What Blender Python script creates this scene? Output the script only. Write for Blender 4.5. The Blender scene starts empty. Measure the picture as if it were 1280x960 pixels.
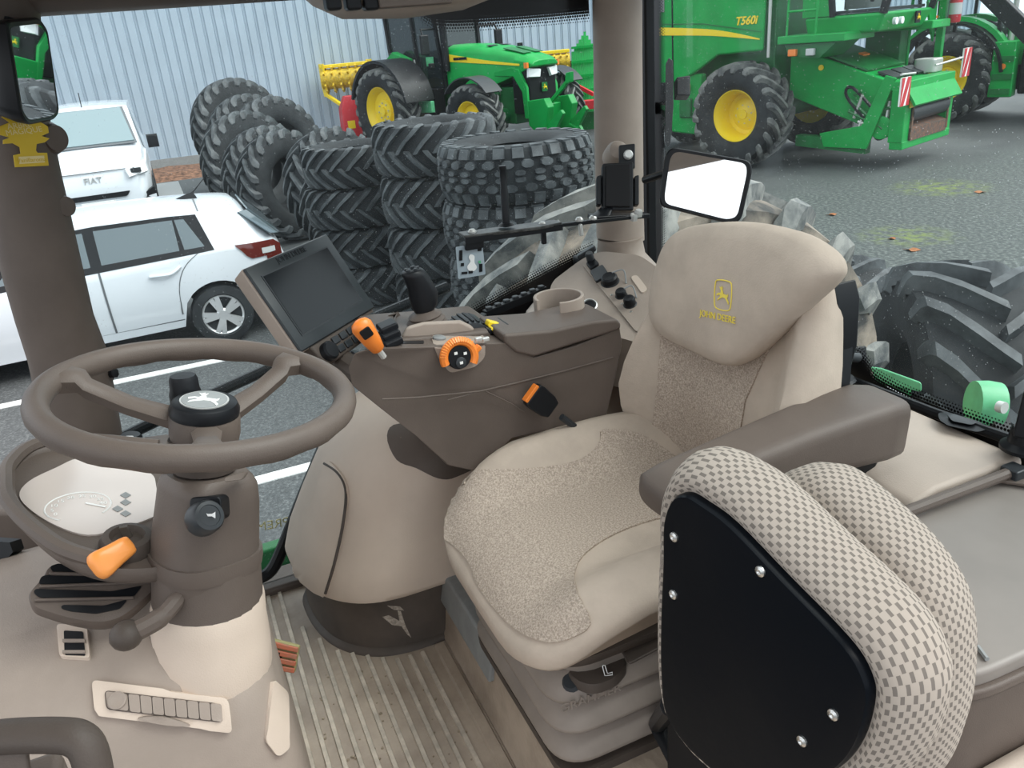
import bpy, bmesh, math, random
from mathutils import Vector, Matrix, Quaternion
from mathutils.bvhtree import BVHTree
from mathutils.geometry import delaunay_2d_cdt
PI = math.pi
R = math.radians
random.seed(7)
scene = bpy.context.scene
V_ = Vector
col = scene.collection

# ------------------------------------------------------------------ camera
# tractor frame: +X = tractor's right, +Y = tractor's front, z = 0 on the cab floor
FPX = 1000.0
PITCH, ROLL, YAW = R(23.4), R(5.08), R(-22.0)
CAM = Vector((0, 0, 1.3))
FWD = Vector((math.cos(YAW)*math.cos(PITCH), math.sin(YAW)*math.cos(PITCH), -math.sin(PITCH)))
r0 = Vector((math.sin(YAW), -math.cos(YAW), 0))
u0 = r0.cross(FWD)
RGT = r0*math.cos(ROLL) - u0*math.sin(ROLL)
UPV = r0*math.sin(ROLL) + u0*math.cos(ROLL)
cd = bpy.data.cameras.new('camera')
cam = bpy.data.objects.new('camera', cd); col.objects.link(cam)
cam.matrix_world = Matrix.Translation(CAM) @ Matrix((RGT, UPV, -FWD)).transposed().to_4x4()
cd.sensor_width = 36; cd.lens = 36*FPX/1280; cd.clip_start = 0.02; cd.clip_end = 300
scene.camera = cam
G = -1.45                      # ground level outside

# ------------------------------------------------------------------ sky, exposure
w = bpy.data.worlds.new('overcast'); scene.world = w; w.use_nodes = True
nt = w.node_tree; bg = nt.nodes['Background']
tc = nt.nodes.new('ShaderNodeTexCoord'); sx = nt.nodes.new('ShaderNodeSeparateXYZ')
rp = nt.nodes.new('ShaderNodeValToRGB')
nt.links.new(tc.outputs['Generated'], sx.inputs[0]); nt.links.new(sx.outputs['Z'], rp.inputs[0])
rp.color_ramp.elements[0].position = 0.0; rp.color_ramp.elements[0].color = (.80, .86, .92, 1)
rp.color_ramp.elements[1].position = 1.0; rp.color_ramp.elements[1].color = (1.0, 1.0, 1.0, 1)
nt.links.new(rp.outputs[0], bg.inputs[0]); bg.inputs[1].default_value = 1.0
sl = bpy.data.lights.new('veiled_sun', 'SUN'); sl.energy = 2.6; sl.angle = R(50); sl.color = (1, .97, .93)
so = bpy.data.objects.new('veiled_sun', sl); col.objects.link(so); so.rotation_euler = V_((.30, .56, -.77)).to_track_quat('-Z', 'Y').to_euler()
vs = scene.view_settings
vs.view_transform = 'Standard'; vs.look = 'None'; vs.gamma = 1; vs.use_curve_mapping = False
vs.exposure = 0.85

# ------------------------------------------------------------------ picture rays: a pixel plus a real distance or plane gives a place
def ray(px, py): return FWD + RGT*((px-640)/FPX) - UPV*((py-480)/FPX)
def Dp(px, py, d): return CAM + ray(px, py)*d
def Zp(px, py, z): r = ray(px, py); return CAM + r*((z-CAM.z)/r.z)
def Xp(px, py, x): r = ray(px, py); return CAM + r*((x-CAM.x)/r.x)
def Yp(px, py, y): r = ray(px, py); return CAM + r*((y-CAM.y)/r.y)
def Pp(px, py, p, n): r = ray(px, py); n = Vector(n); return CAM + r*((Vector(p)-CAM).dot(n)/r.dot(n))
V = Vector

# ------------------------------------------------------------------ materials
MATS = {}
def pm(name, c, rough=.5, metal=0, nvar=0.0, nscale=20, bump=0, bscale=200, spec=.5, coat=0, c2=None, detail=4, alpha=1):
    m = bpy.data.materials.new(name); m.use_nodes = True; nt = m.node_tree
    b = nt.nodes['Principled BSDF']
    b.inputs['Base Color'].default_value = (*c, 1); b.inputs['Roughness'].default_value = rough
    b.inputs['Metallic'].default_value = metal; b.inputs['Specular IOR Level'].default_value = spec
    b.inputs['Coat Weight'].default_value = coat
    co = nt.nodes.new('ShaderNodeTexCoord')
    if nvar or c2:
        n = nt.nodes.new('ShaderNodeTexNoise'); n.inputs['Scale'].default_value = nscale; n.inputs['Detail'].default_value = detail
        n.inputs['Roughness'].default_value = .6
        r = nt.nodes.new('ShaderNodeValToRGB')
        if c2 is None: a = [x*(1-nvar) for x in c]; d = [min(1, x*(1+nvar)) for x in c]
        else: a, d = c, c2
        r.color_ramp.elements[0].color = (*a, 1); r.color_ramp.elements[1].color = (*d, 1)
        r.color_ramp.elements[0].position = .36; r.color_ramp.elements[1].position = .64
        nt.links.new(co.outputs['Object'], n.inputs['Vector']); nt.links.new(n.outputs['Fac'], r.inputs[0])
        nt.links.new(r.outputs[0], b.inputs['Base Color'])
    if bump:
        n = nt.nodes.new('ShaderNodeTexNoise'); n.inputs['Scale'].default_value = bscale; n.inputs['Detail'].default_value = 3
        bu = nt.nodes.new('ShaderNodeBump'); bu.inputs['Strength'].default_value = bump; bu.inputs['Distance'].default_value = .004
        nt.links.new(co.outputs['Object'], n.inputs['Vector']); nt.links.new(n.outputs['Fac'], bu.inputs['Height'])
        nt.links.new(bu.outputs[0], b.inputs['Normal'])
    MATS[name] = m; return m
def math_node(nt, op, a, b=None, c=None):
    n = nt.nodes.new('ShaderNodeMath'); n.operation = op
    for i, v in enumerate((a, b, c)):
        if v is None: continue
        if isinstance(v, (int, float)): n.inputs[i].default_value = v
        else: nt.links.new(v, n.inputs[i])
    return n.outputs[0]
pm('beige', (.325, .268, .226), .5, nvar=.06, nscale=9, bump=.12, bscale=500, spec=.3)
pm('beige_lit', (.50, .42, .355), .45, nvar=.05, nscale=5, bump=.12, bscale=500, spec=.3)  # same pale beige kept lower where the rear window already lights it
pm('beige_shade_lift', (.60, .495, .41), .45, nvar=.05, nscale=5, bump=.12, bscale=500, spec=.3)  # pale beige raised to make up for light missing on tower and sleeve
pm('taupe', (.116, .092, .078), .45, nvar=.08, nscale=7, bump=.14, bscale=600, spec=.25)
pm('taupe_dark', (.074, .059, .05), .5, nvar=.1, nscale=8, bump=.12, bscale=500, spec=.25)
pm('skirt', (.075, .058, .047), .62, nvar=.25, nscale=6, bump=.1, bscale=200)
pm('mat', (.28, .22, .17), .42, c2=(.44, .36, .285), nscale=7, detail=8, bump=.3, bscale=90)
pm('rib_rubber', (.52, .45, .37), .55, nvar=.2, nscale=30)
pm('groove', (.06, .045, .035), .8)
pm('black', (.008, .009, .011), .4, spec=.25)
pm('black_gloss', (.006, .007, .009), .15, spec=.35)
pm('black_matte', (.010, .010, .011), .7, spec=.2)
pm('rubber_black', (.02, .02, .022), .6)
pm('plate_black', (.0035, .005, .0075), .3, bump=.04, bscale=60, spec=.08)
pm('grey_dark', (.028, .032, .036), .4, spec=.35)
pm('metal', (.62, .62, .6), .3, 1)
pm('metal_dark', (.07, .07, .068), .42, .6, nvar=.4, nscale=60)
pm('orange', (.82, .22, .03), .35)
pm('orange_pale', (.9, .32, .07), .35)  # paler orange of the key head and dial ridges
pm('velour', (.465, .388, .32), .9, nvar=.07, nscale=12, bump=.15, bscale=350, spec=.2)
pm('speckle', (.30, .245, .20), .95, c2=(.52, .435, .36), nscale=330, bump=.35, bscale=420, spec=.15, detail=2)
pm('bellow', (.25, .21, .18), .6, nvar=.1, nscale=9)
pm('yellow_thread', (.78, .62, .09), .7)
pm('white_print', (.8, .8, .78), .5)
pm('tree_yellow', (.62, .43, .02), .6)
pm('tree_light', (.72, .60, .28), .6)
pm('green', (.003, .30, .055), .35, nvar=.1, nscale=3, spec=.3)
pm('green_dark', (.005, .14, .032), .4, nvar=.2, nscale=4)
pm('green_pale', (.10, .42, .20), .45, nvar=.15, nscale=12)
pm('yellow', (.85, .62, .015), .4)
pm('yellow_old', (.62, .43, .03), .55, nvar=.25, nscale=14)
pm('red', (.5, .02, .03), .45)
pm('red_orange', (.6, .06, .03), .5)
pm('tyre', (.011, .013, .015), .7, c2=(.024, .028, .031), nscale=5, bump=.2, bscale=40, spec=.3)
pm('tyre_lug', (.028, .033, .037), .55, c2=(.085, .096, .102), nscale=6, spec=.4)
pm('tyre_dusty', (.035, .036, .035), .85, c2=(.30, .25, .20), nscale=5)
pm('tyre_dusty_lug', (.07, .078, .08), .7, c2=(.27, .27, .25), nscale=9)
pm('car_white', (.66, .70, .74), .22, coat=.6)
pm('car_glass', (.10, .13, .145), .06, spec=.8)
pm('van_glass', (.20, .27, .29), .06, spec=.8)
pm('dark_glass', (.02, .028, .03), .06, spec=.8)
pm('tail_red', (.10, .012, .008), .15, coat=.5)
pm('tail_clear', (.5, .52, .52), .15)
pm('alloy', (.68, .69, .7), .3, .7)
pm('seam', (.12, .13, .14), .6)
pm('wall_steel', (.36, .435, .51), .45, nvar=.04, nscale=1.2)
pm('wall_groove', (.27, .33, .37), .45)
pm('paint_line', (.66, .67, .66), .7, nvar=.15, nscale=25)
pm('mulch', (.05, .022, .012), .9, c2=(.24, .12, .07), nscale=9, detail=8)
pm('mirror', (.9, .92, .93), .015, 1)
pm('screen', (.006, .008, .010), .16, spec=.35)
pm('bezel', (.022, .027, .03), .35, spec=.4)
pm('cluster_glare', (.60, .53, .49), .12, spec=.8)  # whitish sky glare on the instrument lens, put into its base colour
pm('grey_panel', (.25, .26, .26), .5, nvar=.1, nscale=20)
pm('rust', (.17, .075, .04), .7, c2=(.06, .05, .045), nscale=14)
pm('pedal_red', (.45, .12, .06), .6, c2=(.33, .14, .09), nscale=60)
pm('pedal_line', (.30, .27, .12), .6)
pm('sticker_grey', (.32, .38, .42), .4)
pm('silver', (.55, .55, .53), .35, .4)
pm('leaf', (.28, .11, .04), .8)
pm('lamp_clear', (.75, .78, .8), .1)
pm('seat_grey', (.16, .18, .17), .7)
pm('locker_lid', (.215, .19, .17), .45, nvar=.08, nscale=5)
pm('scuff', (.36, .31, .26), .8, nvar=.3, nscale=150)
pm('lug_worn', (.055, .06, .062), .6, c2=(.17, .175, .165), nscale=4)
pm('crumb', (.22, .17, .12), .9, c2=(.42, .35, .26), nscale=200)
pm('foam_hatch', (.33, .33, .28), .8)

def ground_material():
    m = bpy.data.materials.new('yard_ground'); m.use_nodes = True; nt = m.node_tree; b = nt.nodes['Principled BSDF']
    g = nt.nodes.new('ShaderNodeNewGeometry'); s = nt.nodes.new('ShaderNodeSeparateXYZ'); nt.links.new(g.outputs['Position'], s.inputs[0])
    def noise(sc, det=6):
        n = nt.nodes.new('ShaderNodeTexNoise'); n.inputs['Scale'].default_value = sc; n.inputs['Detail'].default_value = det
        nt.links.new(g.outputs['Position'], n.inputs['Vector']); return n.outputs['Fac']
    def ramp(f, stops):
        r = nt.nodes.new('ShaderNodeValToRGB'); e = r.color_ramp.elements
        while len(e) < len(stops): e.new(.5)
        for k, (p, c) in zip(e, stops): k.position = p; k.color = (*c, 1)
        nt.links.new(f, r.inputs[0]); return r.outputs[0]
    def mix(f, a, c):
        x = nt.nodes.new('ShaderNodeMix'); x.data_type = 'RGBA'; nt.links.new(f, x.inputs[0]); nt.links.new(a, x.inputs[6]); nt.links.new(c, x.inputs[7]); return x.outputs[2]
    asph = ramp(noise(48, 8), [(.33, (.038, .042, .044)), (.55, (.068, .074, .077)), (.74, (.14, .15, .15))])
    grav = ramp(noise(20, 9), [(.3, (.025, .031, .031)), (.5, (.048, .058, .056)), (.68, (.13, .146, .136))])
    wet = ramp(noise(.35, 4), [(.42, (.03, .034, .036)), (.6, (.075, .082, .083))])
    # gravel towards the tractor's rear right, bare tar by the machines
    wob = math_node(nt, 'MULTIPLY', noise(.5, 4), 3.0)
    m1 = math_node(nt, 'SUBTRACT', math_node(nt, 'MULTIPLY', s.outputs['Y'], -1.0), 4.6); m1 = math_node(nt, 'ADD', m1, math_node(nt, 'SUBTRACT', wob, 1.5))
    c1 = nt.nodes.new('ShaderNodeClamp'); nt.links.new(m1, c1.inputs[0])
    m2 = math_node(nt, 'MULTIPLY', math_node(nt, 'SUBTRACT', math_node(nt, 'ADD', s.outputs['X'], wob), 11.6), .7)
    c2 = nt.nodes.new('ShaderNodeClamp'); nt.links.new(m2, c2.inputs[0])
    base = mix(c1.outputs[0], asph, mix(c2.outputs[0], grav, wet))
    # two low moss patches growing in the gravel
    for (mx, my, rr) in ((9.1, -11.3, .85), (7.3, -8.6, .7)):
        dx = math_node(nt, 'SUBTRACT', s.outputs['X'], mx); dy = math_node(nt, 'SUBTRACT', s.outputs['Y'], my)
        d = math_node(nt, 'SQRT', math_node(nt, 'ADD', math_node(nt, 'MULTIPLY', dx, dx), math_node(nt, 'MULTIPLY', dy, dy)))
        k = math_node(nt, 'MAXIMUM', math_node(nt, 'MULTIPLY', math_node(nt, 'SUBTRACT', rr, d), 1.4), 0.0)
        k = math_node(nt, 'MULTIPLY', k, math_node(nt, 'MULTIPLY', math_node(nt, 'SUBTRACT', noise(7, 8), .42), 5.0))
        cc = nt.nodes.new('ShaderNodeClamp'); nt.links.new(k, cc.inputs[0])
        mo = nt.nodes.new('ShaderNodeRGB'); mo.outputs[0].default_value = (.13, .17, .035, 1)
        base = mix(cc.outputs[0], base, mo.outputs[0])
    nt.links.new(base, b.inputs['Base Color']); b.inputs['Roughness'].default_value = .7
    bu = nt.nodes.new('ShaderNodeBump'); bu.inputs['Strength'].default_value = .3; bu.inputs['Distance'].default_value = .03
    nt.links.new(noise(45, 6), bu.inputs['Height']); nt.links.new(bu.outputs[0], b.inputs['Normal'])
    MATS['ground'] = m
ground_material()

def glass_material(name, dust, tint):
    m = bpy.data.materials.new(name); m.use_nodes = True; nt = m.node_tree; nt.nodes.clear()
    out = nt.nodes.new('ShaderNodeOutputMaterial')
    t = nt.nodes.new('ShaderNodeBsdfTransparent'); t.inputs[0].default_value = (*tint, 1)
    gl = nt.nodes.new('ShaderNodeBsdfGlossy'); gl.inputs['Roughness'].default_value = .02
    fr = nt.nodes.new('ShaderNodeFresnel'); fr.inputs[0].default_value = 1.13
    mx = nt.nodes.new('ShaderNodeMixShader'); nt.links.new(fr.outputs[0], mx.inputs[0]); nt.links.new(t.outputs[0], mx.inputs[1]); nt.links.new(gl.outputs[0], mx.inputs[2])
    co = nt.nodes.new('ShaderNodeTexCoord')
    n = nt.nodes.new('ShaderNodeTexVoronoi'); n.inputs['Scale'].default_value = 95; nt.links.new(co.outputs['Object'], n.inputs['Vector'])
    n2 = nt.nodes.new('ShaderNodeTexNoise'); n2.inputs['Scale'].default_value = 5; n2.inputs['Detail'].default_value = 6; nt.links.new(co.outputs['Object'], n2.inputs['Vector'])
    sp = math_node(nt, 'MULTIPLY', math_node(nt, 'LESS_THAN', n.outputs['Distance'], .085), math_node(nt, 'GREATER_THAN', n2.outputs['Fac'], .47))
    f = math_node(nt, 'ADD', math_node(nt, 'MULTIPLY', sp, .38), math_node(nt, 'MULTIPLY', n2.outputs['Fac'], dust))
    df = nt.nodes.new('ShaderNodeBsdfDiffuse'); df.inputs[0].default_value = (.75, .8, .82, 1)
    tr = nt.nodes.new('ShaderNodeBsdfTranslucent'); tr.inputs[0].default_value = (.75, .8, .82, 1)
    ad = nt.nodes.new('ShaderNodeMixShader'); ad.inputs[0].default_value = .5; nt.links.new(df.outputs[0], ad.inputs[1]); nt.links.new(tr.outputs[0], ad.inputs[2])
    m2 = nt.nodes.new('ShaderNodeMixShader'); nt.links.new(f, m2.inputs[0]); nt.links.new(mx.outputs[0], m2.inputs[1]); nt.links.new(ad.outputs[0], m2.inputs[2])
    nt.links.new(m2.outputs[0], out.inputs[0]); MATS[name] = m
glass_material('cab_glass', .022, (.915, .955, .96))
glass_material('clear_glass', .01, (.9, .95, .95))

def frit_material():           # black enamel with a fading dot edge; UV in metres, v = 0 at the dotted edge
    m = bpy.data.materials.new('frit'); m.use_nodes = True; nt = m.node_tree; b = nt.nodes['Principled BSDF']
    b.inputs['Base Color'].default_value = (.006, .006, .007, 1); b.inputs['Roughness'].default_value = .3
    uv = nt.nodes.new('ShaderNodeUVMap'); s = nt.nodes.new('ShaderNodeSeparateXYZ'); nt.links.new(uv.outputs[0], s.inputs[0])
    p = .0066
    u = math_node(nt, 'DIVIDE', s.outputs[0], p); v = math_node(nt, 'DIVIDE', s.outputs[1], p)
    row = math_node(nt, 'FLOOR', v); u = math_node(nt, 'ADD', u, math_node(nt, 'MULTIPLY', row, .5))
    fu = math_node(nt, 'SUBTRACT', math_node(nt, 'FRACT', u), .5); fv = math_node(nt, 'SUBTRACT', math_node(nt, 'FRACT', v), .5)
    d = math_node(nt, 'SQRT', math_node(nt, 'ADD', math_node(nt, 'MULTIPLY', fu, fu), math_node(nt, 'MULTIPLY', fv, fv)))
    rad = math_node(nt, 'ADD', math_node(nt, 'MULTIPLY', row, .11), .22)
    a = math_node(nt, 'LESS_THAN', d, rad); nt.links.new(a, b.inputs['Alpha']); MATS['frit'] = m
frit_material()

def weave_material():          # pale cloth with staggered brown-grey stitches; UV in metres
    m = bpy.data.materials.new('weave'); m.use_nodes = True; nt = m.node_tree; b = nt.nodes['Principled BSDF']
    uv = nt.nodes.new('ShaderNodeUVMap'); s = nt.nodes.new('ShaderNodeSeparateXYZ'); nt.links.new(uv.outputs[0], s.inputs[0])
    u = math_node(nt, 'DIVIDE', s.outputs[0], .0128); v = math_node(nt, 'DIVIDE', s.outputs[1], .0061)
    row = math_node(nt, 'FLOOR', v); u = math_node(nt, 'ADD', u, math_node(nt, 'MULTIPLY', math_node(nt, 'MODULO', math_node(nt, 'ABSOLUTE', row), 2.0), .5))
    fu = math_node(nt, 'ABSOLUTE', math_node(nt, 'SUBTRACT', math_node(nt, 'FRACT', u), .5)); fv = math_node(nt, 'ABSOLUTE', math_node(nt, 'SUBTRACT', math_node(nt, 'FRACT', v), .5))
    k = math_node(nt, 'MULTIPLY', math_node(nt, 'LESS_THAN', fu, .24), math_node(nt, 'LESS_THAN', fv, .33))
    mx = nt.nodes.new('ShaderNodeMix'); mx.data_type = 'RGBA'; nt.links.new(k, mx.inputs[0])
    mx.inputs[6].default_value = (.40, .348, .30, 1); mx.inputs[7].default_value = (.18, .157, .138, 1)
    nt.links.new(mx.outputs[2], b.inputs['Base Color']); b.inputs['Roughness'].default_value = .95; b.inputs['Specular IOR Level'].default_value = .15
    bu = nt.nodes.new('ShaderNodeBump'); bu.inputs['Strength'].default_value = .5; bu.inputs['Distance'].default_value = .002; bu.invert = True
    nt.links.new(k, bu.inputs['Height']); nt.links.new(bu.outputs[0], b.inputs['Normal']); MATS['weave'] = m
weave_material()

# ------------------------------------------------------------------ objects
WM = {}
def link(o, parent, mw):
    col.objects.link(o); WM[o.name] = mw
    if parent: o.parent = parent
    return o
def tag(o, label=None, cat=None, group=None, kind=None):
    if label: o['label'] = label
    if cat: o['category'] = cat
    if group: o['group'] = group
    if kind: o['kind'] = kind
    return o
def thing(name, label, cat, loc=(0, 0, 0), rotz=0, group=None, mw=None):
    o = bpy.data.objects.new(name, None); o.empty_display_size = .1
    m = mw if mw is not None else Matrix.Translation(V(loc)) @ Matrix.Rotation(rotz, 4, 'Z')
    o.matrix_world = m; link(o, None, m); o.matrix_basis = m
    return tag(o, label, cat, group)
def dup(o, loc=None, parent=None, mw=None, label=None, group=None):
    c = o.copy(); col.objects.link(c)
    if parent: c.parent = parent
    else:
        c.matrix_basis = mw if mw is not None else Matrix.Translation(V(loc)) @ o.matrix_basis
    if label: c['label'] = label
    if group: c['group'] = group
    for ch in [x for x in bpy.data.objects if x.parent == o]: dup(ch, parent=c)
    return c
class Geo:
    def __init__(s): s.v = []; s.f = []; s.uv = None
    def add(s, vf):
        n = len(s.v); s.v += [V(p) for p in vf[0]]; s.f += [tuple(i+n for i in f) for f in vf[1]]; return s
    def obj(s, name, mat, parent=None, local=False, **k): return mk(name, (s.v, s.f), mat, parent, local, **k)
def mk(name, vf, mat, parent=None, local=False, smooth=35, bevel=0, seg=2, subsurf=0, uv=None, kind=None, label=None, cat=None, group=None, flip=False, fixn=True, solid=0):
    vs_, fs = vf
    mw = WM[parent.name] if parent else Matrix.Identity(4)
    loc = None
    if parent is None and not local:
        mn = V((min(p[0] for p in vs_), min(p[1] for p in vs_), min(p[2] for p in vs_))); mxx = V((max(p[0] for p in vs_), max(p[1] for p in vs_), 0))
        loc = V(((mn.x+mxx.x)/2, (mn.y+mxx.y)/2, mn.z)); mw = Matrix.Translation(loc)
    inv = mw.inverted()
    pts = [V(p) for p in vs_] if local else [inv @ V(p) for p in vs_]
    me = bpy.data.meshes.new(name); me.from_pydata([tuple(p) for p in pts], [], [tuple(f) for f in fs])
    if uv:
        ul = me.uv_layers.new(name='UVMap')
        for l in me.loops: ul.data[l.index].uv = uv[l.vertex_index]
    if fixn:
        bm = bmesh.new(); bm.from_mesh(me); bmesh.ops.recalc_face_normals(bm, faces=bm.faces); bm.to_mesh(me); bm.free()
    if flip: me.flip_normals()
    me.materials.append(MATS[mat] if isinstance(mat, str) else mat)
    if smooth:
        me.shade_smooth(); me.set_sharp_from_angle(angle=R(smooth))
    me.validate()
    o = bpy.data.objects.new(name, me); link(o, parent, mw)
    if loc is not None: o.location = loc
    if solid:
        md = o.modifiers.new('thick', 'SOLIDIFY'); md.thickness = solid; md.offset = -1
    if bevel:
        md = o.modifiers.new('bevel', 'BEVEL'); md.width = bevel; md.segments = seg; md.limit_method = 'ANGLE'; md.angle_limit = R(40); md.harden_normals = True
    if subsurf:
        md = o.modifiers.new('sub', 'SUBSURF'); md.levels = subsurf; md.render_levels = subsurf
    return tag(o, label, cat, group, kind)

# ------------------------------------------------------------------ shapes (all return (verts, faces))
def frame(n, up=(0, 0, 1)):
    n = V(n).normalized(); up = V(up)
    if abs(n.dot(up)) > .98: up = V((0, 1, 0))
    a = up.cross(n).normalized(); return a, n.cross(a)
def box(c, s, rot=None):
    c = V(c); hx, hy, hz = s[0]/2, s[1]/2, s[2]/2
    v = [V((x, y, z)) for z in (-hz, hz) for y in (-hy, hy) for x in (-hx, hx)]
    if rot is not None: v = [rot @ p for p in v]
    return [p+c for p in v], [(0, 2, 3, 1), (4, 5, 7, 6), (0, 1, 5, 4), (2, 6, 7, 3), (0, 4, 6, 2), (1, 3, 7, 5)]
def loft(rings, cap=True, closed=True, wrap=False):
    n = len(rings[0]); v = [V(p) for r in rings for p in r]; f = []
    m = len(rings)
    for i in range(m if wrap else m-1):
        for j in range(n if closed else n-1):
            a = i*n+j; b = i*n+(j+1) % n; c = ((i+1) % m)*n+(j+1) % n; d = ((i+1) % m)*n+j
            f.append((a, b, c, d))
    if cap and not wrap: f.append(tuple(range(n))[::-1]); f.append(tuple((m-1)*n+j for j in range(n)))
    return v, f
def circ(c, n_, r, k=16, up=(0, 0, 1), ph=0, ry=None):
    a, b = frame(n_, up); c = V(c); ry = r if ry is None else ry
    return [c + a*(r*math.cos(ph+2*PI*i/k)) + b*(ry*math.sin(ph+2*PI*i/k)) for i in range(k)]
def cyl(p0, p1, r, r1=None, k=16):
    p0, p1 = V(p0), V(p1); n = p1-p0; return loft([circ(p0, n, r, k), circ(p1, n, r if r1 is None else r1, k)])
def lathe(o, n, prof, k=24, cap=True):      # prof: (radius, height along n)
    o, n = V(o), V(n).normalized(); return loft([circ(o+n*h, n, max(r, 1e-4), k) for r, h in prof], cap)
def cr(pts, k=6, closed=False):             # Catmull-Rom
    P = [V(p) for p in pts]; n = len(P); out = []
    for i in range(n if closed else n-1):
        if closed: a, b, c, d = P[i-1], P[i], P[(i+1) % n], P[(i+2) % n]
        else: a, b, c, d = P[max(i-1, 0)], P[i], P[i+1], P[min(i+2, n-1)]
        for j in range(k):
            t = j/k; out.append(.5*((2*b)+(c-a)*t+(2*a-5*b+4*c-d)*t*t+(3*b-a-3*c+d)*t**3))
    if not closed: out.append(P[-1])
    return out
def tube(path, r, k=10, closed=False, cap=True, ry=None, up=None):
    P = [V(p) for p in path]; n = len(P); rs = r if isinstance(r, (list, tuple)) else [r]*n; rings = []
    t0 = ((P[1]-P[-1]) if closed else (P[1]-P[0])).normalized(); a = V(up) if up else frame(t0)[0]
    for i in range(n):
        if closed: t = (P[(i+1) % n]-P[i-1]).normalized()
        else: t = (P[min(i+1, n-1)]-P[max(i-1, 0)]).normalized()
        a = (a - t*a.dot(t)).normalized(); b = t.cross(a); q = (ry/r if ry and not isinstance(r, (list, tuple)) else 1)
        rings.append([P[i] + a*(rs[i]*math.cos(2*PI*j/k)) + b*(q*rs[i]*math.sin(2*PI*j/k)) for j in range(k)])
    return loft(rings, cap and not closed, True, closed)
def prism(pts, vec):
    n = len(pts); vec = V(vec); v = [V(p) for p in pts]+[V(p)+vec for p in pts]
    return v, [tuple(range(n))[::-1], tuple(range(n, 2*n))] + [(i, (i+1) % n, n+(i+1) % n, n+i) for i in range(n)]
def rpoly(pts, r, k=4):                     # polygon with rounded corners
    P = [V(p) for p in pts]; n = len(P); out = []
    for i in range(n):
        a, b, c = P[i-1], P[i], P[(i+1) % n]; rr = r[i] if isinstance(r, (list, tuple)) else r
        d1 = min(rr, (a-b).length*.49); d2 = min(rr, (c-b).length*.49)
        s, e = b+(a-b).normalized()*d1, b+(c-b).normalized()*d2
        if rr <= 0: out.append(b); continue
        for j in range(k+1):
            t = j/k; out.append(s*(1-t)**2+b*2*t*(1-t)+e*t*t)
    return out
def bar(p0, p1, w_, h_, up=(0, 0, 1)):
    p0, p1 = V(p0), V(p1); a, b = frame(p1-p0, up)
    r = lambda c: [c+a*w_/2+b*h_/2, c-a*w_/2+b*h_/2, c-a*w_/2-b*h_/2, c+a*w_/2-b*h_/2]
    return loft([r(p0), r(p1)])
def ball(c, r, k=14, m=8, sc=(1, 1, 1)):
    c = V(c); rings = []
    for i in range(1, m):
        t = PI*i/m; rings.append([c+V((r*sc[0]*math.sin(t)*math.cos(2*PI*j/k), r*sc[1]*math.sin(t)*math.sin(2*PI*j/k), -r*sc[2]*math.cos(t))) for j in range(k)])
    return loft(rings)
def BV(*objs):                              # ray target made of world-space surfaces
    vs_, fs = [], []
    dg = bpy.context.evaluated_depsgraph_get()
    for o in objs:
        e = o.evaluated_get(dg); me = e.to_mesh(); n = len(vs_); mw = WM[o.name]
        vs_ += [mw @ v.co for v in me.vertices]; fs += [tuple(i+n for i in p.vertices) for p in me.polygons]; e.to_mesh_clear()
    return BVHTree.FromPolygons(vs_, fs)
def hit(bv, px, py, fallback=None):
    r = ray(px, py).normalized(); p, n, i, d = bv.ray_cast(CAM, r)
    if p is None:
        p, n, i, d = bv.find_nearest(Dp(px, py, fallback or 1.3))
    if n.dot(r) > 0: n = -n
    return p, n
def inlay(bv, outline, th=.003, res=8, puff=0, sink=.004, fb=None):
    """a sheet of thickness th that follows the surface bv inside a picked outline"""
    pl = [V((p[0], p[1])) for p in outline]; n = len(pl)
    x0, x1 = min(p.x for p in pl), max(p.x for p in pl); y0, y1 = min(p.y for p in pl), max(p.y for p in pl)
    def edge(x, y):
        q = V((x, y)); m = 1e9; ins = False
        for i in range(n):
            a, b = pl[i-1], pl[i]; ab = b-a; t = max(0, min(1, (q-a).dot(ab)/max(ab.length_squared, 1e-9))); m = min(m, (q-a-ab*t).length)
            if (a.y > y) != (b.y > y) and x < (b.x-a.x)*(y-a.y)/(b.y-a.y)+a.x: ins = not ins
        return ins, m
    bd = []
    for i in range(n):
        a, b = pl[i-1], pl[i]; k = max(1, int((b-a).length/res))
        bd += [a+(b-a)*(j/k) for j in range(k)]
    pts = list(bd); nb = len(bd); y = y0+res/2
    while y < y1:
        x = x0+res/2
        while x < x1:
            i_, m_ = edge(x, y)
            if i_ and m_ > res*.45: pts.append(V((x, y)))
            x += res
        y += res
    vo, eo, fo, ov, oe, of = delaunay_2d_cdt(pts, [(i, (i+1) % nb) for i in range(nb)], [], 1, 1e-4)
    vs3 = []; base = []
    cxm, cym = sum(p.x for p in pl)/n, sum(p.y for p in pl)/n
    for q in vo:
        e = edge(q.x, q.y)[1]; qq = V((q.x, q.y))
        for k_ in range(40):                       # a point past the silhouette slides back onto it
            if bv.ray_cast(CAM, ray(qq.x, qq.y).normalized())[0] is not None: break
            qq += (V((cxm, cym))-qq)*.03
        p, nn = hit(bv, qq.x, qq.y, fb)
        k = th + (puff*(1-math.exp(-e/(res*2.2))) if puff else 0)
        vs3.append(p+nn*k); base.append(p-nn*sink)
    nv = len(vs3); fs = [tuple(f) for f in fo]
    cnt = {}
    for f in fs:
        for i in range(len(f)):
            a, b = f[i], f[(i+1) % len(f)]; cnt[(a, b)] = 1
    for (a, b) in list(cnt):
        if (b, a) not in cnt: fs.append((b, a, nv+a, nv+b))
    used = sorted({i for f in fs for i in f}); mp = {o_: k for k, o_ in enumerate(used)}; allv = vs3+base
    return [allv[i] for i in used], [tuple(mp[i] for i in f) for f in fs]
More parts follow.
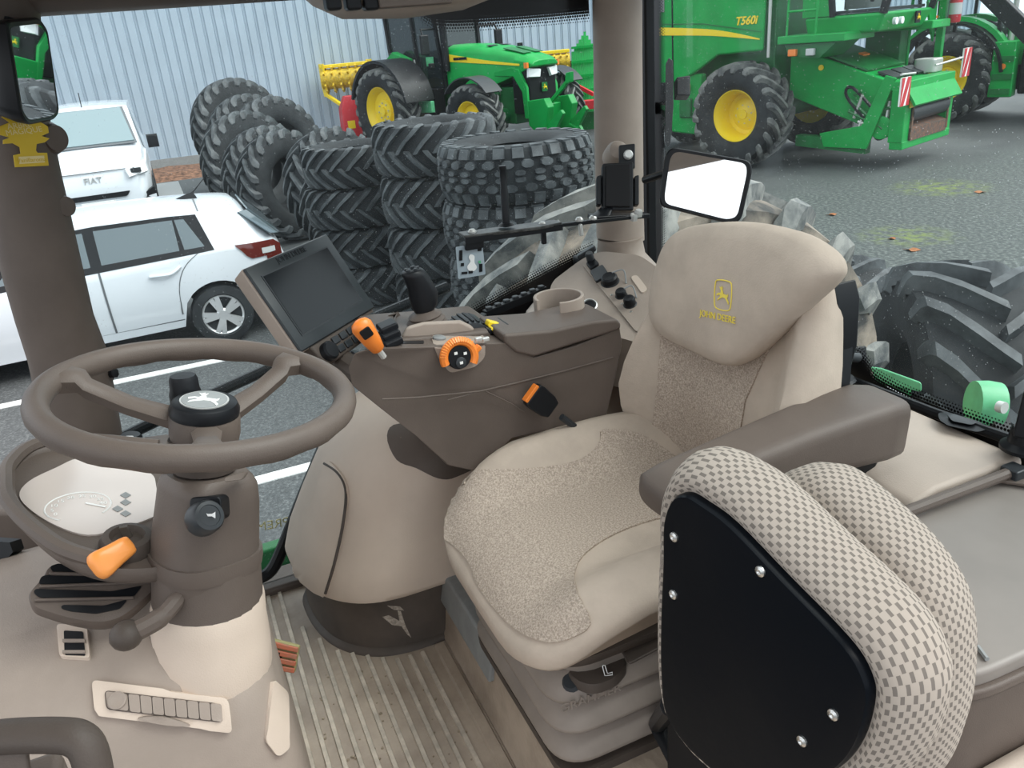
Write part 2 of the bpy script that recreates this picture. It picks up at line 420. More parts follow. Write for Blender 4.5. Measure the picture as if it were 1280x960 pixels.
def pell(cx_, cy_, rx, ry, k=20, rot=0):    # ellipse outline
    c, s = math.cos(R(rot)), math.sin(R(rot))
    return [(cx_+rx*math.cos(2*PI*i/k)*c-ry*math.sin(2*PI*i/k)*s, cy_+rx*math.cos(2*PI*i/k)*s+ry*math.sin(2*PI*i/k)*c) for i in range(k)]
def rp2(pts, r, k=4): return [(p.x, p.y) for p in rpoly([V((a[0], a[1], 0)) for a in pts], r, k)]
def cr2(pts, k=5): return [(p.x, p.y) for p in cr([V((a[0], a[1], 0)) for a in pts], k, True)]
def lettering(name, txt, mat, parent, o, xd, yd, size, depth=.001, shear=0, align='CENTER', bold=0):
    """raised lettering: o = centre, xd = reading direction, yd = up direction"""
    cu = bpy.data.curves.new(name, 'FONT'); cu.body = txt; cu.size = size; cu.extrude = depth; cu.align_x = align; cu.align_y = 'CENTER'; cu.shear = shear; cu.offset = bold
    cu.resolution_u = 3
    t = bpy.data.objects.new('tmp', cu); col.objects.link(t)
    dg = bpy.context.evaluated_depsgraph_get(); me = bpy.data.meshes.new_from_object(t.evaluated_get(dg))
    bpy.data.objects.remove(t); bpy.data.curves.remove(cu)
    xd = V(xd).normalized(); yd = V(yd); yd = (yd-xd*yd.dot(xd)).normalized(); zd = xd.cross(yd)
    vs_ = [V(o)+xd*v.co.x+yd*v.co.y+zd*v.co.z for v in me.vertices]; fs = [tuple(p.vertices) for p in me.polygons]
    bpy.data.meshes.remove(me)
    return mk(name, (vs_, fs), mat, parent, smooth=0, fixn=False)
DEER = [(-.46, .02), (-.30, .10), (-.18, .08), (-.13, .20), (-.20, .30), (-.27, .40), (-.18, .36), (-.10, .46), (-.09, .34), (.0, .42), (-.04, .28), (.0, .2), (.04, .08), (.2, .06), (.34, .04), (.4, .12), (.40, -.02), (.34, -.12), (.48, -.3), (.46, -.42), (.38, -.3), (.2, -.12), (.0, -.1), (-.1, -.16), (-.22, -.2), (-.38, -.32), (-.34, -.2), (-.2, -.1), (-.16, -.02), (-.3, .0), (-.44, -.08)]
def deer(name, mat, parent, o, xd, yd, s, depth=.001, frame_w=0, mat_frame=None):
    xd = V(xd).normalized(); yd = V(yd); yd = (yd-xd*yd.dot(xd)).normalized(); zd = xd.cross(yd); o = V(o)
    q = mk(name, prism([o+xd*a*s+yd*b*s for a, b in DEER], zd*depth), mat, parent, smooth=0)
    if frame_w:
        pts = cr([o+xd*a*s+yd*b*s for a, b in ((-.62, -.45), (-.62, .5), (-.4, .72), (.4, .72), (.62, .5), (.62, -.45), (.4, -.72), (-.4, -.72))], 4, True)
        mk('emblem_outline', tube(pts, frame_w, 5, True), mat_frame or mat, parent)
    return q
# ================================================================== YARD
mk('ground', ([(-30, -60, G), (60, -60, G), (60, 40, G), (-30, 40, G)], [(0, 1, 2, 3)]), 'ground', kind='structure', smooth=0)
def corrugated(name, x, y0, y1, z0, z1, pitch=.295):
    g = []; y = y0; prof = []
    while y < y1:
        for dy, dx in ((0, 0), (.17, 0), (.19, .035), (.215, .035), (.225, .02), (.24, .02), (.25, .035), (.275, .035)):
            prof.append((x+dx, y+dy))
        y += pitch
    v = [(a, b, z0) for a, b in prof]+[(a, b, z1) for a, b in prof]; n = len(prof)
    return mk(name, (v, [(i, i+1, n+i+1, n+i) for i in range(n-1)]), 'wall_steel', kind='structure', smooth=0, fixn=False)
corrugated('wall_back', 26.6, -34, 14, G+.25, 7.5)
mk('baseboard_back', box((26.62, -10, G+.13), (.12, 48, .28)), 'grey_panel', kind='structure')
for k, (x, y0, y1) in enumerate(((8.15, -.55, 6), (5.36, -6.5, 6), (10.95, -.2, 6))):
    mk('parking_line', box((x, (y0+y1)/2, G+.004), (.12, y1-y0, .008)), 'paint_line', label=['white parking line beside the white hatchback', 'white parking line on bare asphalt below the cab', 'white parking line between the hatchback and the van'][k], cat='road marking')
# bark mulch strip along the wall
def heap(name, x0, x1, y0, y1, mat, **k):
    vv = []; n, m = 14, 26
    for i in range(n):
        for j in range(m):
            e = min(i, n-1-i)/3; e2 = min(j, m-1-j)/3
            vv.append((x0+(x1-x0)*i/(n-1), y0+(y1-y0)*j/(m-1), G-.01+(.16 if min(e, e2) > 0 else 0)*min(1, e)*min(1, e2)*random.uniform(.4, 1)))
    return mk(name, (vv, [(i*m+j, i*m+j+1, (i+1)*m+j+1, (i+1)*m+j) for i in range(n-1) for j in range(m-1)]), mat, **k)
heap('bark_mulch', 23.2, 26.5, -4.6, 3.0, 'mulch', kind='stuff', label='strip of brown bark mulch at the foot of the steel wall', cat='mulch')

# ------------------------------------------------------------------ tyres
def tyre_meshes(Rt, rin, Wd, style, n, h, mats, name='tyre'):
    hw = Wd/2; rc = Rt-h
    prof = [(rin, .34*Wd), (rin+.02, .40*Wd), (rin+.3*(rc-rin), .485*Wd), (rin+.62*(rc-rin), .5*Wd), (rc-.10*(rc-rin), .47*Wd), (rc-.02*Rt, .38*Wd), (rc, .2*Wd), (rc, -.2*Wd), (rc-.02*Rt, -.38*Wd), (rc-.10*(rc-rin), -.47*Wd), (rin+.62*(rc-rin), -.5*Wd), (rin+.3*(rc-rin), -.485*Wd), (rin+.02, -.40*Wd), (rin, -.34*Wd), (rin+.03, -.30*Wd), (rc-.16*(rc-rin), -.3*Wd), (rc-.1*(rc-rin), 0), (rc-.16*(rc-rin), .3*Wd), (rin+.03, .30*Wd)]
    K = 44; rings = [[V((r*math.cos(2*PI*i/K), r*math.sin(2*PI*i/K), a)) for r, a in prof] for i in range(K)]
    body = loft(rings, False, True, True)
    g = Geo()
    def rs(a):                                   # tread surface radius at axial position a
        q = abs(a)/hw
        return rc if q < .4 else rc-.02*Rt*((q-.4)/.36) if q < .76 else rc-.02*Rt-(.10*(rc-rin)-.02*Rt)*((q-.76)/.18)
    def pt(r, phi, a): return V((r*math.cos(phi), r*math.sin(phi), a))
    if style == 'ag':
        for s in (1, -1):
            for k in range(n):
                p0 = 2*PI*(k+(.5 if s < 0 else 0))/n; rings = []
                T = [(-.06, 0), (.15, .13), (.42, .33), (.72, .6), (.95, .78), (1.02, .84)]
                for t, sw in T:
                    a = s*t*hw; phi = p0+sw*1.55*(2*PI/n); b0 = .036*Rt*(1+.5*max(t, 0))/Rt*1.5; b1 = b0*.62
                    ra = rs(a)-.02; hh = h*(1 if t < 1 else .6)
                    aa = s*min(t, 1.0)*hw
                    rings.append([pt(ra, phi-b0, aa), pt(rs(a)+hh, phi-b1, aa), pt(rs(a)+hh, phi+b1, aa), pt(ra, phi+b0, aa)])
                # shoulder foot running down the sidewall
                a = s*hw*1.0; phi = p0+.86*1.55*(2*PI/n); b0 = .055
                rings.append([pt(rc-.32*(rc-rin), phi-b0, s*hw*.94), pt(rc-.24*(rc-rin), phi-b0*.7, s*hw*1.06), pt(rc-.24*(rc-rin), phi+b0*.7, s*hw*1.06), pt(rc-.32*(rc-rin), phi+b0, s*hw*.94)])
                g.add(loft(rings))
    else:
        def blk(phi, a, da, dphi, hx=False):
            o = [(-1, -.5), (-1, .5), (-.45, 1), (.45, 1), (1, .5), (1, -.5), (.45, -1), (-.45, -1)] if hx else [(-1, -1), (-1, 1), (1, 1), (1, -1)]
            lo = [pt(rs(max(-hw, min(hw, a+u*da)))-.02, phi+v_*dphi, a+u*da) for u, v_ in o]
            hi = [pt(rs(max(-hw, min(hw, a+u*da*.85)))+h, phi+v_*dphi*.85, a+u*da*.85) for u, v_ in o]
            g.add(loft([lo, hi]))
        for k in range(n):
            p = 2*PI*k/n; st = PI/n
            for s in (1, -1):
                blk(p+(st if k % 1 else 0), s*.80*hw, .19*hw, .33*2*PI/n); blk(p+st*(.9 if s > 0 else 1.1), s*.42*hw, .15*hw, .34*2*PI/n, True); blk(p+st*.1, s*.12*hw, .10*hw, .30*2*PI/n, True)
                # shoulder wall block
                lo = [pt(rc-.35*(rc-rin), p-.2*2*PI/n, s*.47*Wd), pt(rc-.35*(rc-rin), p+.2*2*PI/n, s*.47*Wd), pt(rc-.02, p+.33*2*PI/n, s*.47*Wd), pt(rc-.02, p-.33*2*PI/n, s*.47*Wd)]
                hi = [V((q.x, q.y, s*.515*Wd)) for q in lo]
                g.add(loft([lo, hi]))
    return body, (g.v, g.f)
PROTO = {}
def tyre(key, label, mw, group=None, cat='tyre', name='loose_tyre'):
    if key not in PROTO:
        Rt, rin, Wd, st, n, h, m1, m2 = TY[key]; b, l = tyre_meshes(Rt, rin, Wd, st, n, h, None)
        o = mk(name, b, m1, None, True, label=label, cat=cat, group=group, smooth=50); c = mk('tread_lugs', l, m2, o, True, smooth=25)
        PROTO[key] = o; o.matrix_basis = mw; WM[o.name] = mw; return o
    o = dup(PROTO[key], mw=mw, label=label)
    if group: o['group'] = group
    elif 'group' in o: del o['group']
    return o
TY = dict(c=(.69, .30, .455, 'blk', 26, .035, 'tyre', 'tyre_lug'), b=(.64, .30, .48, 'ag', 20, .04, 'tyre', 'tyre_lug'),
          a=(.60, .30, .42, 'ag', 19, .04, 'tyre', 'tyre_lug'), p=(.82, .42, .46, 'ag', 20, .06, 'tyre', 'tyre_lug'), q=(1.08, .55, .5, 'ag', 21, .075, 'tyre', 'tyre_lug'), r=(1.2, .6, .52, 'ag', 22, .08, 'tyre', 'tyre_lug'),
          own=(1.05, .55, .66, 'ag', 19, .065, 'tyre_dusty', 'tyre_dusty_lug'), rear=(.79, .36, .66, 'ag', 17, .075, 'tyre', 'tyre_lug'))
def stack(key, px, py, d, num, words, group):
    top = Dp(px, py, d); Wd = TY[key][2]
    for k in range(num):
        z = G+Wd*1.075*(k+.5)
        nm = ['lowest', 'second from the ground', 'third from the ground', 'topmost'][k]
        tyre(key, '%s, %s' % (words, nm), Matrix.Translation((top.x+random.uniform(-.03, .03), top.y+random.uniform(-.03, .03), z)) @ Matrix.Rotation(random.uniform(0, 6), 4, 'Z'), group)
stack('c', 641, 190, 7.05, 4, 'black block-tread tyre in the stack of wide tyres', 'block-tread tyre stack')
stack('b', 543, 174, 8.2, 4, 'black chevron-lug tyre in the stack facing the green tractor', 'middle chevron tyre stack')
stack('a', 444, 224, 9.25, 4, 'black chevron-lug tyre in the low stack beside leaning tyres', 'low chevron tyre stack')
def standing(key, px, py, d, az, lean, label, spin=0):
    Rt = TY[key][0]; ax = V((math.cos(R(az))*math.cos(R(lean)), math.sin(R(az))*math.cos(R(lean)), math.sin(R(lean))))
    up = (V((0, 0, 1))-ax*ax.z).normalized(); c = Dp(px, py, d)-up*Rt
    sc_ = (Dp(px, py, d).z-G)/(2*Rt*up.z); c = Dp(px, py, d)-up*(Rt*sc_)        # sized so that it stands on the ground
    q = Matrix((up.cross(ax), up, ax)).transposed().to_4x4()
    return tyre(key, label, Matrix.Translation(c) @ q @ Matrix.Rotation(spin, 4, 'Z') @ Matrix.Scale(sc_, 4), 'leaning tyre pile')
standing('r', 283, 98, 18.4, 207, 10, 'largest black tyre at the wall end of the leaning pile')
standing('q', 300, 118, 17.3, 207, 10, 'large black tyre second from the wall in the leaning pile', .1)
standing('q', 330, 121, 16.3, 207, 10, 'large black tyre half buried in the leaning pile, third from the wall', .2)
standing('q', 296, 139, 14.4, 207, 10, 'large black tyre fourth from the wall in the leaning pile', .05)
standing('p', 322, 158, 13.4, 207, 10, 'black tyre in the leaning pile behind its twin of equal size', .12)
standing('p', 342, 163, 12.6, 207, 10, 'black tyre in the leaning pile between the large and near tyres', .3)
standing('p', 402, 160, 11.7, 211, 12, 'black tyre leaning back in the pile, with its dark opening showing', .2)
standing('p', 420, 194, 10.7, 211, 10, 'black tyre leaning at the end of the pile by the low stack', .15)
# ------------------------------------------------------------------ cars
def lerp_tab(tab, x):
    if x <= tab[0][0]: return tab[0][1]
    for (a, b), (c, d) in zip(tab, tab[1:]):
        if x <= c: return b+(d-b)*(x-a)/(c-a)
    return tab[-1][1]
def car_surface(P):
    def S(x, t, side):             # t 0..1 sill to belt, 1..2 belt to roof edge, 2..3 roof edge to centre
        zl = lerp_tab(P['low'], x)
        for wx in P['wheels']:
            dx = abs(x-wx)
            if dx < P['arch']: zl = max(zl, P['wr']+math.sqrt(P['arch']**2-dx*dx)*.98)
        zr = lerp_tab(P['roof'], x); zb = min(lerp_tab(P['belt'], x), zr-.03); zl = min(zl, zb-.05)
        pw = lerp_tab(P['plan'], x); hw = P['w']/2*pw
        if t <= 1:
            z = zl+(zb-zl)*t; q = (z-.3)/(zb-.3+1e-6); y = hw*(1-.05*abs(q-.55)**2*2.2-(.06*(1-q)**3 if q < 1 else 0))
            if q < 0: y = hw*(.9+.04*q)
        elif t <= 2:
            u = t-1; z = zb+(zr-.05-zb)*u; y = hw*(.955-lerp_tab(P['tumble'], x)*u)
        else:
            u = t-2; ye = hw*(.955-lerp_tab(P['tumble'], x)); y = ye*(1-u); z = zr-.05*(1-u)**2
        return V((x, side*y, z))
    return S
def car_body(P, parent, mat):
    S = car_surface(P); xs = []
    x = P['x0']
    while x < P['x1']: xs.append(x); x += .07
    xs.append(P['x1']); T = [0, .15, .35, .55, .75, .9, 1, 1.12, 1.35, 1.6, 1.85, 2, 2.2, 2.5, 2.8]
    rings = []
    for x in xs: rings.append([S(x, t, 1) for t in T]+[S(x, 3, 1)]+[S(x, t, -1) for t in reversed(T)])
    v, f = loft(rings, True, False)
    n = len(rings[0]); m = len(rings)
    f = f[:-2]+[tuple(range(n)), tuple((m-1)*n+j for j in range(n))]
    f += [(i*n, (i+1)*n, (i+1)*n+n-1, i*n+n-1) for i in range(m-1)]
    o = mk('body', (v, f), mat, parent, True, smooth=40); return o, S
def sheet(S, x0, x1, t0, t1, side, off, nx=10, ny=5, cut=None):
    """curved sheet a little proud of the body surface"""
    vv = []
    for i in range(nx+1):
        for j in range(ny+1):
            x = x0(j/ny)+(x1(j/ny)-x0(j/ny))*i/nx if callable(x0) else x0+(x1-x0)*i/nx
            t = t0+(t1-t0)*j/ny; p = S(x, t, side); e = .01
            n = (S(x+e, t, side)-S(x-e, t, side)).cross(S(x, t+e, side)-S(x, t-e, side)).normalized()
            if n.dot(V((0, side, .35))) < 0: n = -n
            vv.append(p+n*off)
    m = ny+1
    return vv, [(i*m+j, i*m+j+1, (i+1)*m+j+1, (i+1)*m+j) for i in range(nx) for j in range(ny)]
def car_wheel(parent, x, y, r, side, spokes=10):
    w_ = mk('wheel', lathe((x, y-side*.1, r), (0, side, 0), [(r*.62, 0), (r*.8, -.01), (r*.97, .01), (r, .05), (r, .15), (r*.96, .19), (r*.72, .205), (r*.68, .19), (r*.64, .17), (.02, .12)], 40), 'tyre', parent, True)
    g = Geo(); o = V((x, y-side*.1+side*.19, r))
    for k in range(5):
        for d in (-.16, .16):
            a = 2*PI*k/5+d; a2 = 2*PI*k/5+d*.75
            g.add(bar(o+V((math.cos(a2)*r*.16, 0, math.sin(a2)*r*.16)), o+V((math.cos(a)*r*.64, -side*.01, math.sin(a)*r*.64)), .05, .03, (0, 1, 0)))
    g.add(lathe(o-V((0, side*.02, 0)), (0, side, 0), [(.07, 0), (.07, .02), (.05, .035)], 20)); g.add(lathe(o-V((0, side*.035, 0)), (0, side, 0), [(r*.66, 0), (r*.69, .03), (r*.66, .04), (r*.61, .03), (r*.6, 0)], 40, False))
    mk('alloy_rim', (g.v, g.f), 'alloy', w_, True)
hb = thing('hatchback_car', 'white five-door hatchback parked along the white line below the cab', 'car', (9.55, 1.0, G), R(90))
HB = dict(x0=-2.1, x1=2.1, w=1.82, wr=.315, arch=.375, wheels=(-1.3, 1.3), low=[(-2.1, .42), (-1.9, .26), (1.9, .2), (2.1, .35)],
          roof=[(-2.1, .72), (-2.06, .96), (-1.98, 1.04), (-1.77, 1.25), (-1.73, 1.365), (-1.66, 1.385), (-1.5, 1.41), (-1.0, 1.445), (-.3, 1.46), (.3, 1.43), (.6, 1.36), (1.25, 1.02), (1.9, .84), (2.08, .66), (2.1, .5)],
          belt=[(-2.1, .72), (-2.0, .98), (-1.5, 1.0), (0, .95), (1.2, .9), (2.1, .5)], plan=[(-2.1, .74), (-2.0, .86), (-1.7, .96), (-1.2, 1.0), (1.2, 1.0), (1.7, .94), (2.0, .78), (2.1, .6)], tumble=[(-2, .12), (-1.5, .2), (-.5, .19), (.6, .18), (1.2, .06)])
_, S = car_body(HB, hb, 'car_white')
for sd in (1, -1):
    mk('window_frame', sheet(S, lambda j: -1.36+.10*j, lambda j: .95-.62*j, 1.0, 1.93, sd, .004, 30), 'black_gloss', hb, True)
    for a0, b0, a1, b1 in ((-1.28, .07, -1.08, .03), (-1.03, .0, -.30, .0), (-.2, 0, .66, -.36)):
        mk('side_window', sheet(S, lambda j: a0+b0*j*2, lambda j: a1+b1*j, 1.1, 1.84, sd, .009), 'car_glass', hb, True)
    for xa, xb in ((-.27, -.25), (.88, .89)): mk('door_seam', sheet(S, xa, xb, .12, 1.0, sd, .003, 1, 10), 'seam', hb, True)
    mk('door_seam', sheet(S, lambda j: -.92-.28*(j**2), lambda j: -.905-.28*(j**2), .2, 1.0, sd, .003, 1, 10), 'seam', hb, True)
    mk('door_seam', sheet(S, -.92, .88, .10, .125, sd, .003, 14, 1), 'seam', hb, True)
    hd = cr([S(-1.0, .80, sd)+V((0, sd*.005, 0)), S(-.9, .815, sd)+V((0, sd*.03, 0)), S(-.78, .82, sd)+V((0, sd*.03, 0)), S(-.7, .82, sd)+V((0, sd*.005, 0))], 5)
    mk('door_handle', tube(hd, .017, 8), 'car_white', hb, True)
    for x in (-1.3, 1.3): car_wheel(hb, x, sd*.80, .315, sd)
    # tail lamp: red hook around a clear centre
    tl = mk('tail_light', sheet(S, lambda j: -2.02+.0*j, lambda j: -1.66+.10*j, .80, 1.0, sd, .012, 8, 5), 'tail_red', hb, True)
    mk('clear_lens', sheet(S, -1.96, -1.82, .84, .92, sd, .018, 4, 3), 'tail_clear', tl, True)
    mk('tail_light', sheet(S, -2.06, -1.86, .58, .80, sd, .010, 6, 4), 'tail_red', hb, True)
rw = [V((-2.03, .62, 1.01)), V((-2.03, -.62, 1.01)), V((-1.76, -.56, 1.29)), V((-1.76, .56, 1.29))]
mk('rear_window', prism([p+V((-.02, 0, .015)) for p in rw], (-.012, 0, .012)), 'car_glass', hb, True)
rq = [S(-1.97, 1.1, 1), S(-1.88, 1.9, 1), S(-1.60, 1.9, 1), S(-1.42, 1.3, 1)]
mk('rear_quarter_glass', prism([p+V((-.008, .008, .006)) for p in rw[:1]+rw[3:]+[V((-1.66, .70, 1.30)), V((-1.93, .775, 1.05))]], (-.008, .006, .008)), 'car_glass', hb, True)
mk('spoiler_seam', sheet(S, -1.30, -1.285, 2.0, 3.0, 1, .003, 1, 8), 'seam', hb, True)
mk('aerial', tube([(-1.25, .05, 1.44), (-1.33, .05, 1.50), (-1.46, .05, 1.62)], [.02, .008, .004], 8), 'black', hb, True)
mk('aerial_base', loft([[V((-1.12, .05, 1.44)), V((-1.2, .09, 1.43)), V((-1.34, .09, 1.42)), V((-1.34, .01, 1.42)), V((-1.2, .01, 1.43))], [V((-1.24, .05, 1.475)), V((-1.26, .06, 1.48)), V((-1.31, .06, 1.49)), V((-1.31, .04, 1.49)), V((-1.26, .04, 1.48))]]), 'black', hb, True)

vn = thing('delivery_van', 'white compact van facing the cab, parked by the steel wall', 'van', (17.2, .98, G+.40), R(180))
mk('trim_13', box((17.2, 1.2, G+.2), (5.2, 3.2, .398)), 'grey_panel', kind='structure')
VN = dict(x0=-2.1, x1=2.15, w=1.86, wr=.33, arch=.40, wheels=(-1.35, 1.4), low=[(-2.1, .3), (2.0, .22), (2.15, .3)],
          roof=[(-2.1, 1.77), (-1.9, 1.85), (0, 1.87), (.55, 1.84), (.75, 1.78), (1.42, 1.20), (1.5, 1.16), (2.0, 1.0), (2.1, .9), (2.15, .6)],
          belt=[(-2.1, 1.1), (1.3, 1.08), (2.0, .85), (2.15, .5)], plan=[(-2.1, .96), (-1.8, 1), (1.3, 1.0), (1.8, .95), (2.05, .86), (2.15, .76)], tumble=[(-2, .1), (.6, .13), (1.4, .05), (2, .03)])
_, S = car_body(VN, vn, 'car_white')
mk('windscreen', prism([V((1.41, .76, 1.235)), V((1.41, -.76, 1.235)), V((.80, -.66, 1.76)), V((.80, .66, 1.76))], (.015, 0, .02)), 'van_glass', vn, True)
mk('windscreen_seal', prism([V((1.44, .80, 1.205)), V((1.44, -.80, 1.205)), V((.78, -.70, 1.775)), V((.78, .70, 1.775))], (.008, 0, .010)), 'seam', vn, True)
mk('grille', prism(rpoly([V((2.165, .52, .52)), V((2.165, -.52, .52)), V((2.165, -.45, .44)), V((2.165, .45, .44))], .03), (.02, 0, 0)), 'black', vn, True)
mk('bumper', loft([[V((2.10-.14*y*y, y*.9, .42)), V((2.20-.2*y*y, y*.9, .40)), V((2.19-.2*y*y, y*.9, .24)), V((2.0-.14*y*y, y*.88, .22))] for y in [k/10-1 for k in range(21)]]), 'car_white', vn, True)
mk('number_plate', box((2.21, 0, .36), (.012, .52, .10)), 'white_print', vn, True)
for s in (1, -1):
    mk('bumper_corner', prism([V((2.06, s*.62, .40)), V((2.0, s*.86, .52)), V((1.9, s*.9, .34)), V((2.05, s*.7, .28))], (.06, s*.03, 0)), 'black', vn, True)
    h_ = mk('headlight', prism([V((2.11, s*.50, .84)), V((1.98, s*.82, .94)), V((2.04, s*.84, .76)), V((2.15, s*.54, .71))], (.05, s*.02, .03)), 'lamp_clear', vn, True)
    mk('lamp_unit', box((2.14, s*.68, .83), (.06, .16, .07)), 'grey_dark', h_, True)
    m_ = mk('door_mirror', loft([rpoly([V((1.28, s*y, 1.08)), V((1.28, s*y, 1.30)), V((1.12, s*y, 1.30)), V((1.12, s*y, 1.08))], .04) for y in (.96, 1.14)]), 'black', vn, True)
    for x in (-1.35, 1.4): car_wheel(vn, x, s*.82, .33, s)
    mk('side_window', sheet(S, lambda j: .2, lambda j: 1.2-.45*j, 1.08, 1.9, s, .006), 'van_glass', vn, True)
mk('aerial', tube([(.6, .05, 1.82), (.42, .05, 2.06)], .008, 6), 'black', vn, True)
wv = WM[vn.name]
lettering('badge_letters', 'FIAT', 'silver', vn, wv @ V((2.13, 0, .74)), wv.to_3x3() @ V((0, 1, 0)), (0, 0, 1), .14, .012)
mk('bonnet_seam', prism([V((2.115, .66, .875)), V((2.115, -.66, .875)), V((2.115, -.66, .862)), V((2.115, .66, .862))], (.012, 0, 0)), 'seam', vn, True)
# ================================================================== MACHINES
WHEELS = {}
def machine_wheel(parent, x, y, Rt, rin, Wd, n, h, side, dish, spin=0):
    """rubber tyre with lugs and a dished yellow rim, as one wheel part"""
    key = (Rt, rin, Wd)
    if key not in WHEELS: WHEELS[key] = tyre_meshes(Rt, rin, Wd, 'ag', n, h, None)
    b, l = WHEELS[key]
    m = Matrix.Translation((x, y, Rt)) @ Matrix.Rotation(R(-90)*side, 4, 'X') @ Matrix.Rotation(spin, 4, 'Z')
    tr = lambda vf: ([m @ p for p in vf[0]], vf[1])
    w_ = mk('wheel', tr(b), 'tyre', parent, True, smooth=50)
    mk('tread_lugs', tr(l), 'lug_worn', w_, True, smooth=25)
    rim = lathe((0, 0, 0), (0, 0, 1), [(rin*.3, -.02), (rin+.03, -Wd*.36), (rin+.03, Wd*.36), (rin-.01, Wd*.36), (rin-.03, Wd*.30), (rin*.86, Wd*.24), (rin*.8, dish), (rin*.5, dish-.02), (rin*.46, dish+.05), (rin*.2, dish+.06), (rin*.18, dish+.12), (.01, dish+.12)], 36)
    mk('rim', tr(rim), 'yellow', w_, True)
    g = Geo()
    for k in range(8): g.add(cyl((rin*.34*math.cos(k*PI/4), rin*.34*math.sin(k*PI/4), dish+.04), (rin*.34*math.cos(k*PI/4), rin*.34*math.sin(k*PI/4), dish+.085), .022, k=6))
    mk('wheel_nuts', tr((g.v, g.f)), 'silver', w_, True)
    return w_
def arc(cx_, cz, r, a0, a1, n): return [(cx_+r*math.cos(R(a0+(a1-a0)*i/n)), cz+r*math.sin(R(a0+(a1-a0)*i/n))) for i in range(n+1)]
def slab(poly, y0, y1): return prism([V((a, y0, b)) for a, b in poly], (0, y1-y0, 0))
def fender(parent, x, z, r, y0, y1, mat, a0=20, a1=160, th=.05):
    o = arc(x, z, r, a0, a1, 14); i = arc(x, z, r-th, a1, a0, 14)
    return mk('fender', slab(o+i, y0, y1), mat, parent, True, smooth=50)

# ------------------------------------------------------------------ big green tractor between wall and tyre stacks
gt = thing('green_tractor', 'big green tractor with front hitch standing behind the tyre stacks', 'tractor', mw=Matrix.Translation((23.55, -8.0, G)) @ Matrix.Rotation(R(200), 4, 'Z') @ Matrix.Scale(1.07, 4))
for s in (1, -1):
    machine_wheel(gt, 0, s*1.72, 1.06, .60, .66, 21, .06, s, .06, .1)
    machine_wheel(gt, 3.05, s*1.4, .82, .44, .56, 20, .05, s, .05, .2)
    fender(gt, 0, 1.06, 1.24, s*1.1, s*2.0, 'black', 10, 165, .07)
    mk('fender_panel', slab([(.15, 1.55), (.25, 2.25), (-.35, 2.45), (-.8, 2.2), (-.9, 1.7)], s*.9, s*1.1), 'green', gt, True, bevel=.02)
    mk('fender', slab(arc(3.05, .82, .98, 40, 140, 10)+arc(3.05, .82, .95, 140, 40, 10), s*1.15, s*1.66), 'grey_dark', gt, True, smooth=50)
# bonnet
def bsec(x, zt, zb, hw, r): return [V((x, -hw, zb)), V((x, -hw, zt-r)), V((x, -hw*.82, zt-r*.3)), V((x, -hw*.45, zt)), V((x, hw*.45, zt)), V((x, hw*.82, zt-r*.3)), V((x, hw, zt-r)), V((x, hw, zb))]
bn = mk('bonnet', loft([bsec(1.15, 2.50, 1.45, .56, .22), bsec(1.9, 2.47, 1.42, .55, .2), bsec(2.8, 2.38, 1.5, .53, .18), bsec(3.6, 2.22, 1.72, .50, .16), bsec(4.0, 2.10, 1.86, .47, .12), bsec(4.12, 2.02, 1.9, .43, .08)]), 'green', gt, True, smooth=40, bevel=.02)
for s in (1, -1):
    mk('hood_stripe', loft([[V((1.2, s*.575, 2.12)), V((1.2, s*.575, 2.30)), V((1.2, s*.56, 2.30)), V((1.2, s*.56, 2.12))], [V((2.6, s*.555, 2.02)), V((2.6, s*.555, 2.10)), V((2.6, s*.53, 2.1)), V((2.6, s*.53, 2.02))], [V((3.75, s*.51, 1.93)), V((3.75, s*.51, 1.97)), V((3.75, s*.48, 1.97)), V((3.75, s*.48, 1.93))]]), 'yellow', bn, True)
    mk('bonnet_vent', prism([V((3.1, s*.06, 2.335)), V((3.1, s*.36, 2.325)), V((3.75, s*.32, 2.185)), V((3.75, s*.06, 2.195))], (.004, 0, .014)), 'green_dark', bn, True)
    mk('bonnet_vent', prism([V((2.5, s*.10, 2.42)), V((2.5, s*.34, 2.412)), V((2.66, s*.34, 2.395)), V((2.66, s*.10, 2.403))], (.002, 0, .012)), 'grey_dark', bn, True)
    mk('headlight', loft([[V((4.02, s*.14, 1.84)), V((3.98, s*.48, 1.88)), V((3.98, s*.5, 1.66)), V((4.04, s*.2, 1.64))], [V((4.10, s*.14, 1.82)), V((4.03, s*.48, 1.86)), V((4.03, s*.49, 1.68)), V((4.12, s*.2, 1.66))]]), 'lamp_clear', gt, True)
    mk('side_frame', slab([(3.5, 1.9), (3.75, 1.85), (3.98, 1.45), (3.98, .75), (3.86, .75), (3.82, 1.35), (3.55, 1.7), (2.9, 1.72), (2.9, 1.82)], s*.46, s*.54), 'green', gt, True, bevel=.015)
    mk('indicator_lamp', box((4.0, s*.52, 1.93), (.1, .06, .12)), 'orange', gt, True)
mk('grille', loft([[V((3.45, -.48, .85)), V((3.45, .48, .85)), V((3.45, .48, 1.92)), V((3.45, -.48, 1.92))], [V((4.0, -.44, .85)), V((4.0, .44, .85)), V((4.02, .44, 1.88)), V((4.02, -.44, 1.88))]]), 'black', gt, True, bevel=.03)
eb = WM[gt.name]
mk('emblem_plate', prism([V((4.04, a*.085, 1.42+b*.10)) for a, b in ((-1, -1), (1, -1), (1.05, 1), (-1.05, 1))], (.02, 0, 0)), 'green_dark', gt, True)
deer('emblem', 'yellow', gt, eb @ V((4.065, 0, 1.42)), eb.to_3x3() @ V((0, 1, 0)), (0, 0, 1), .15, .012)
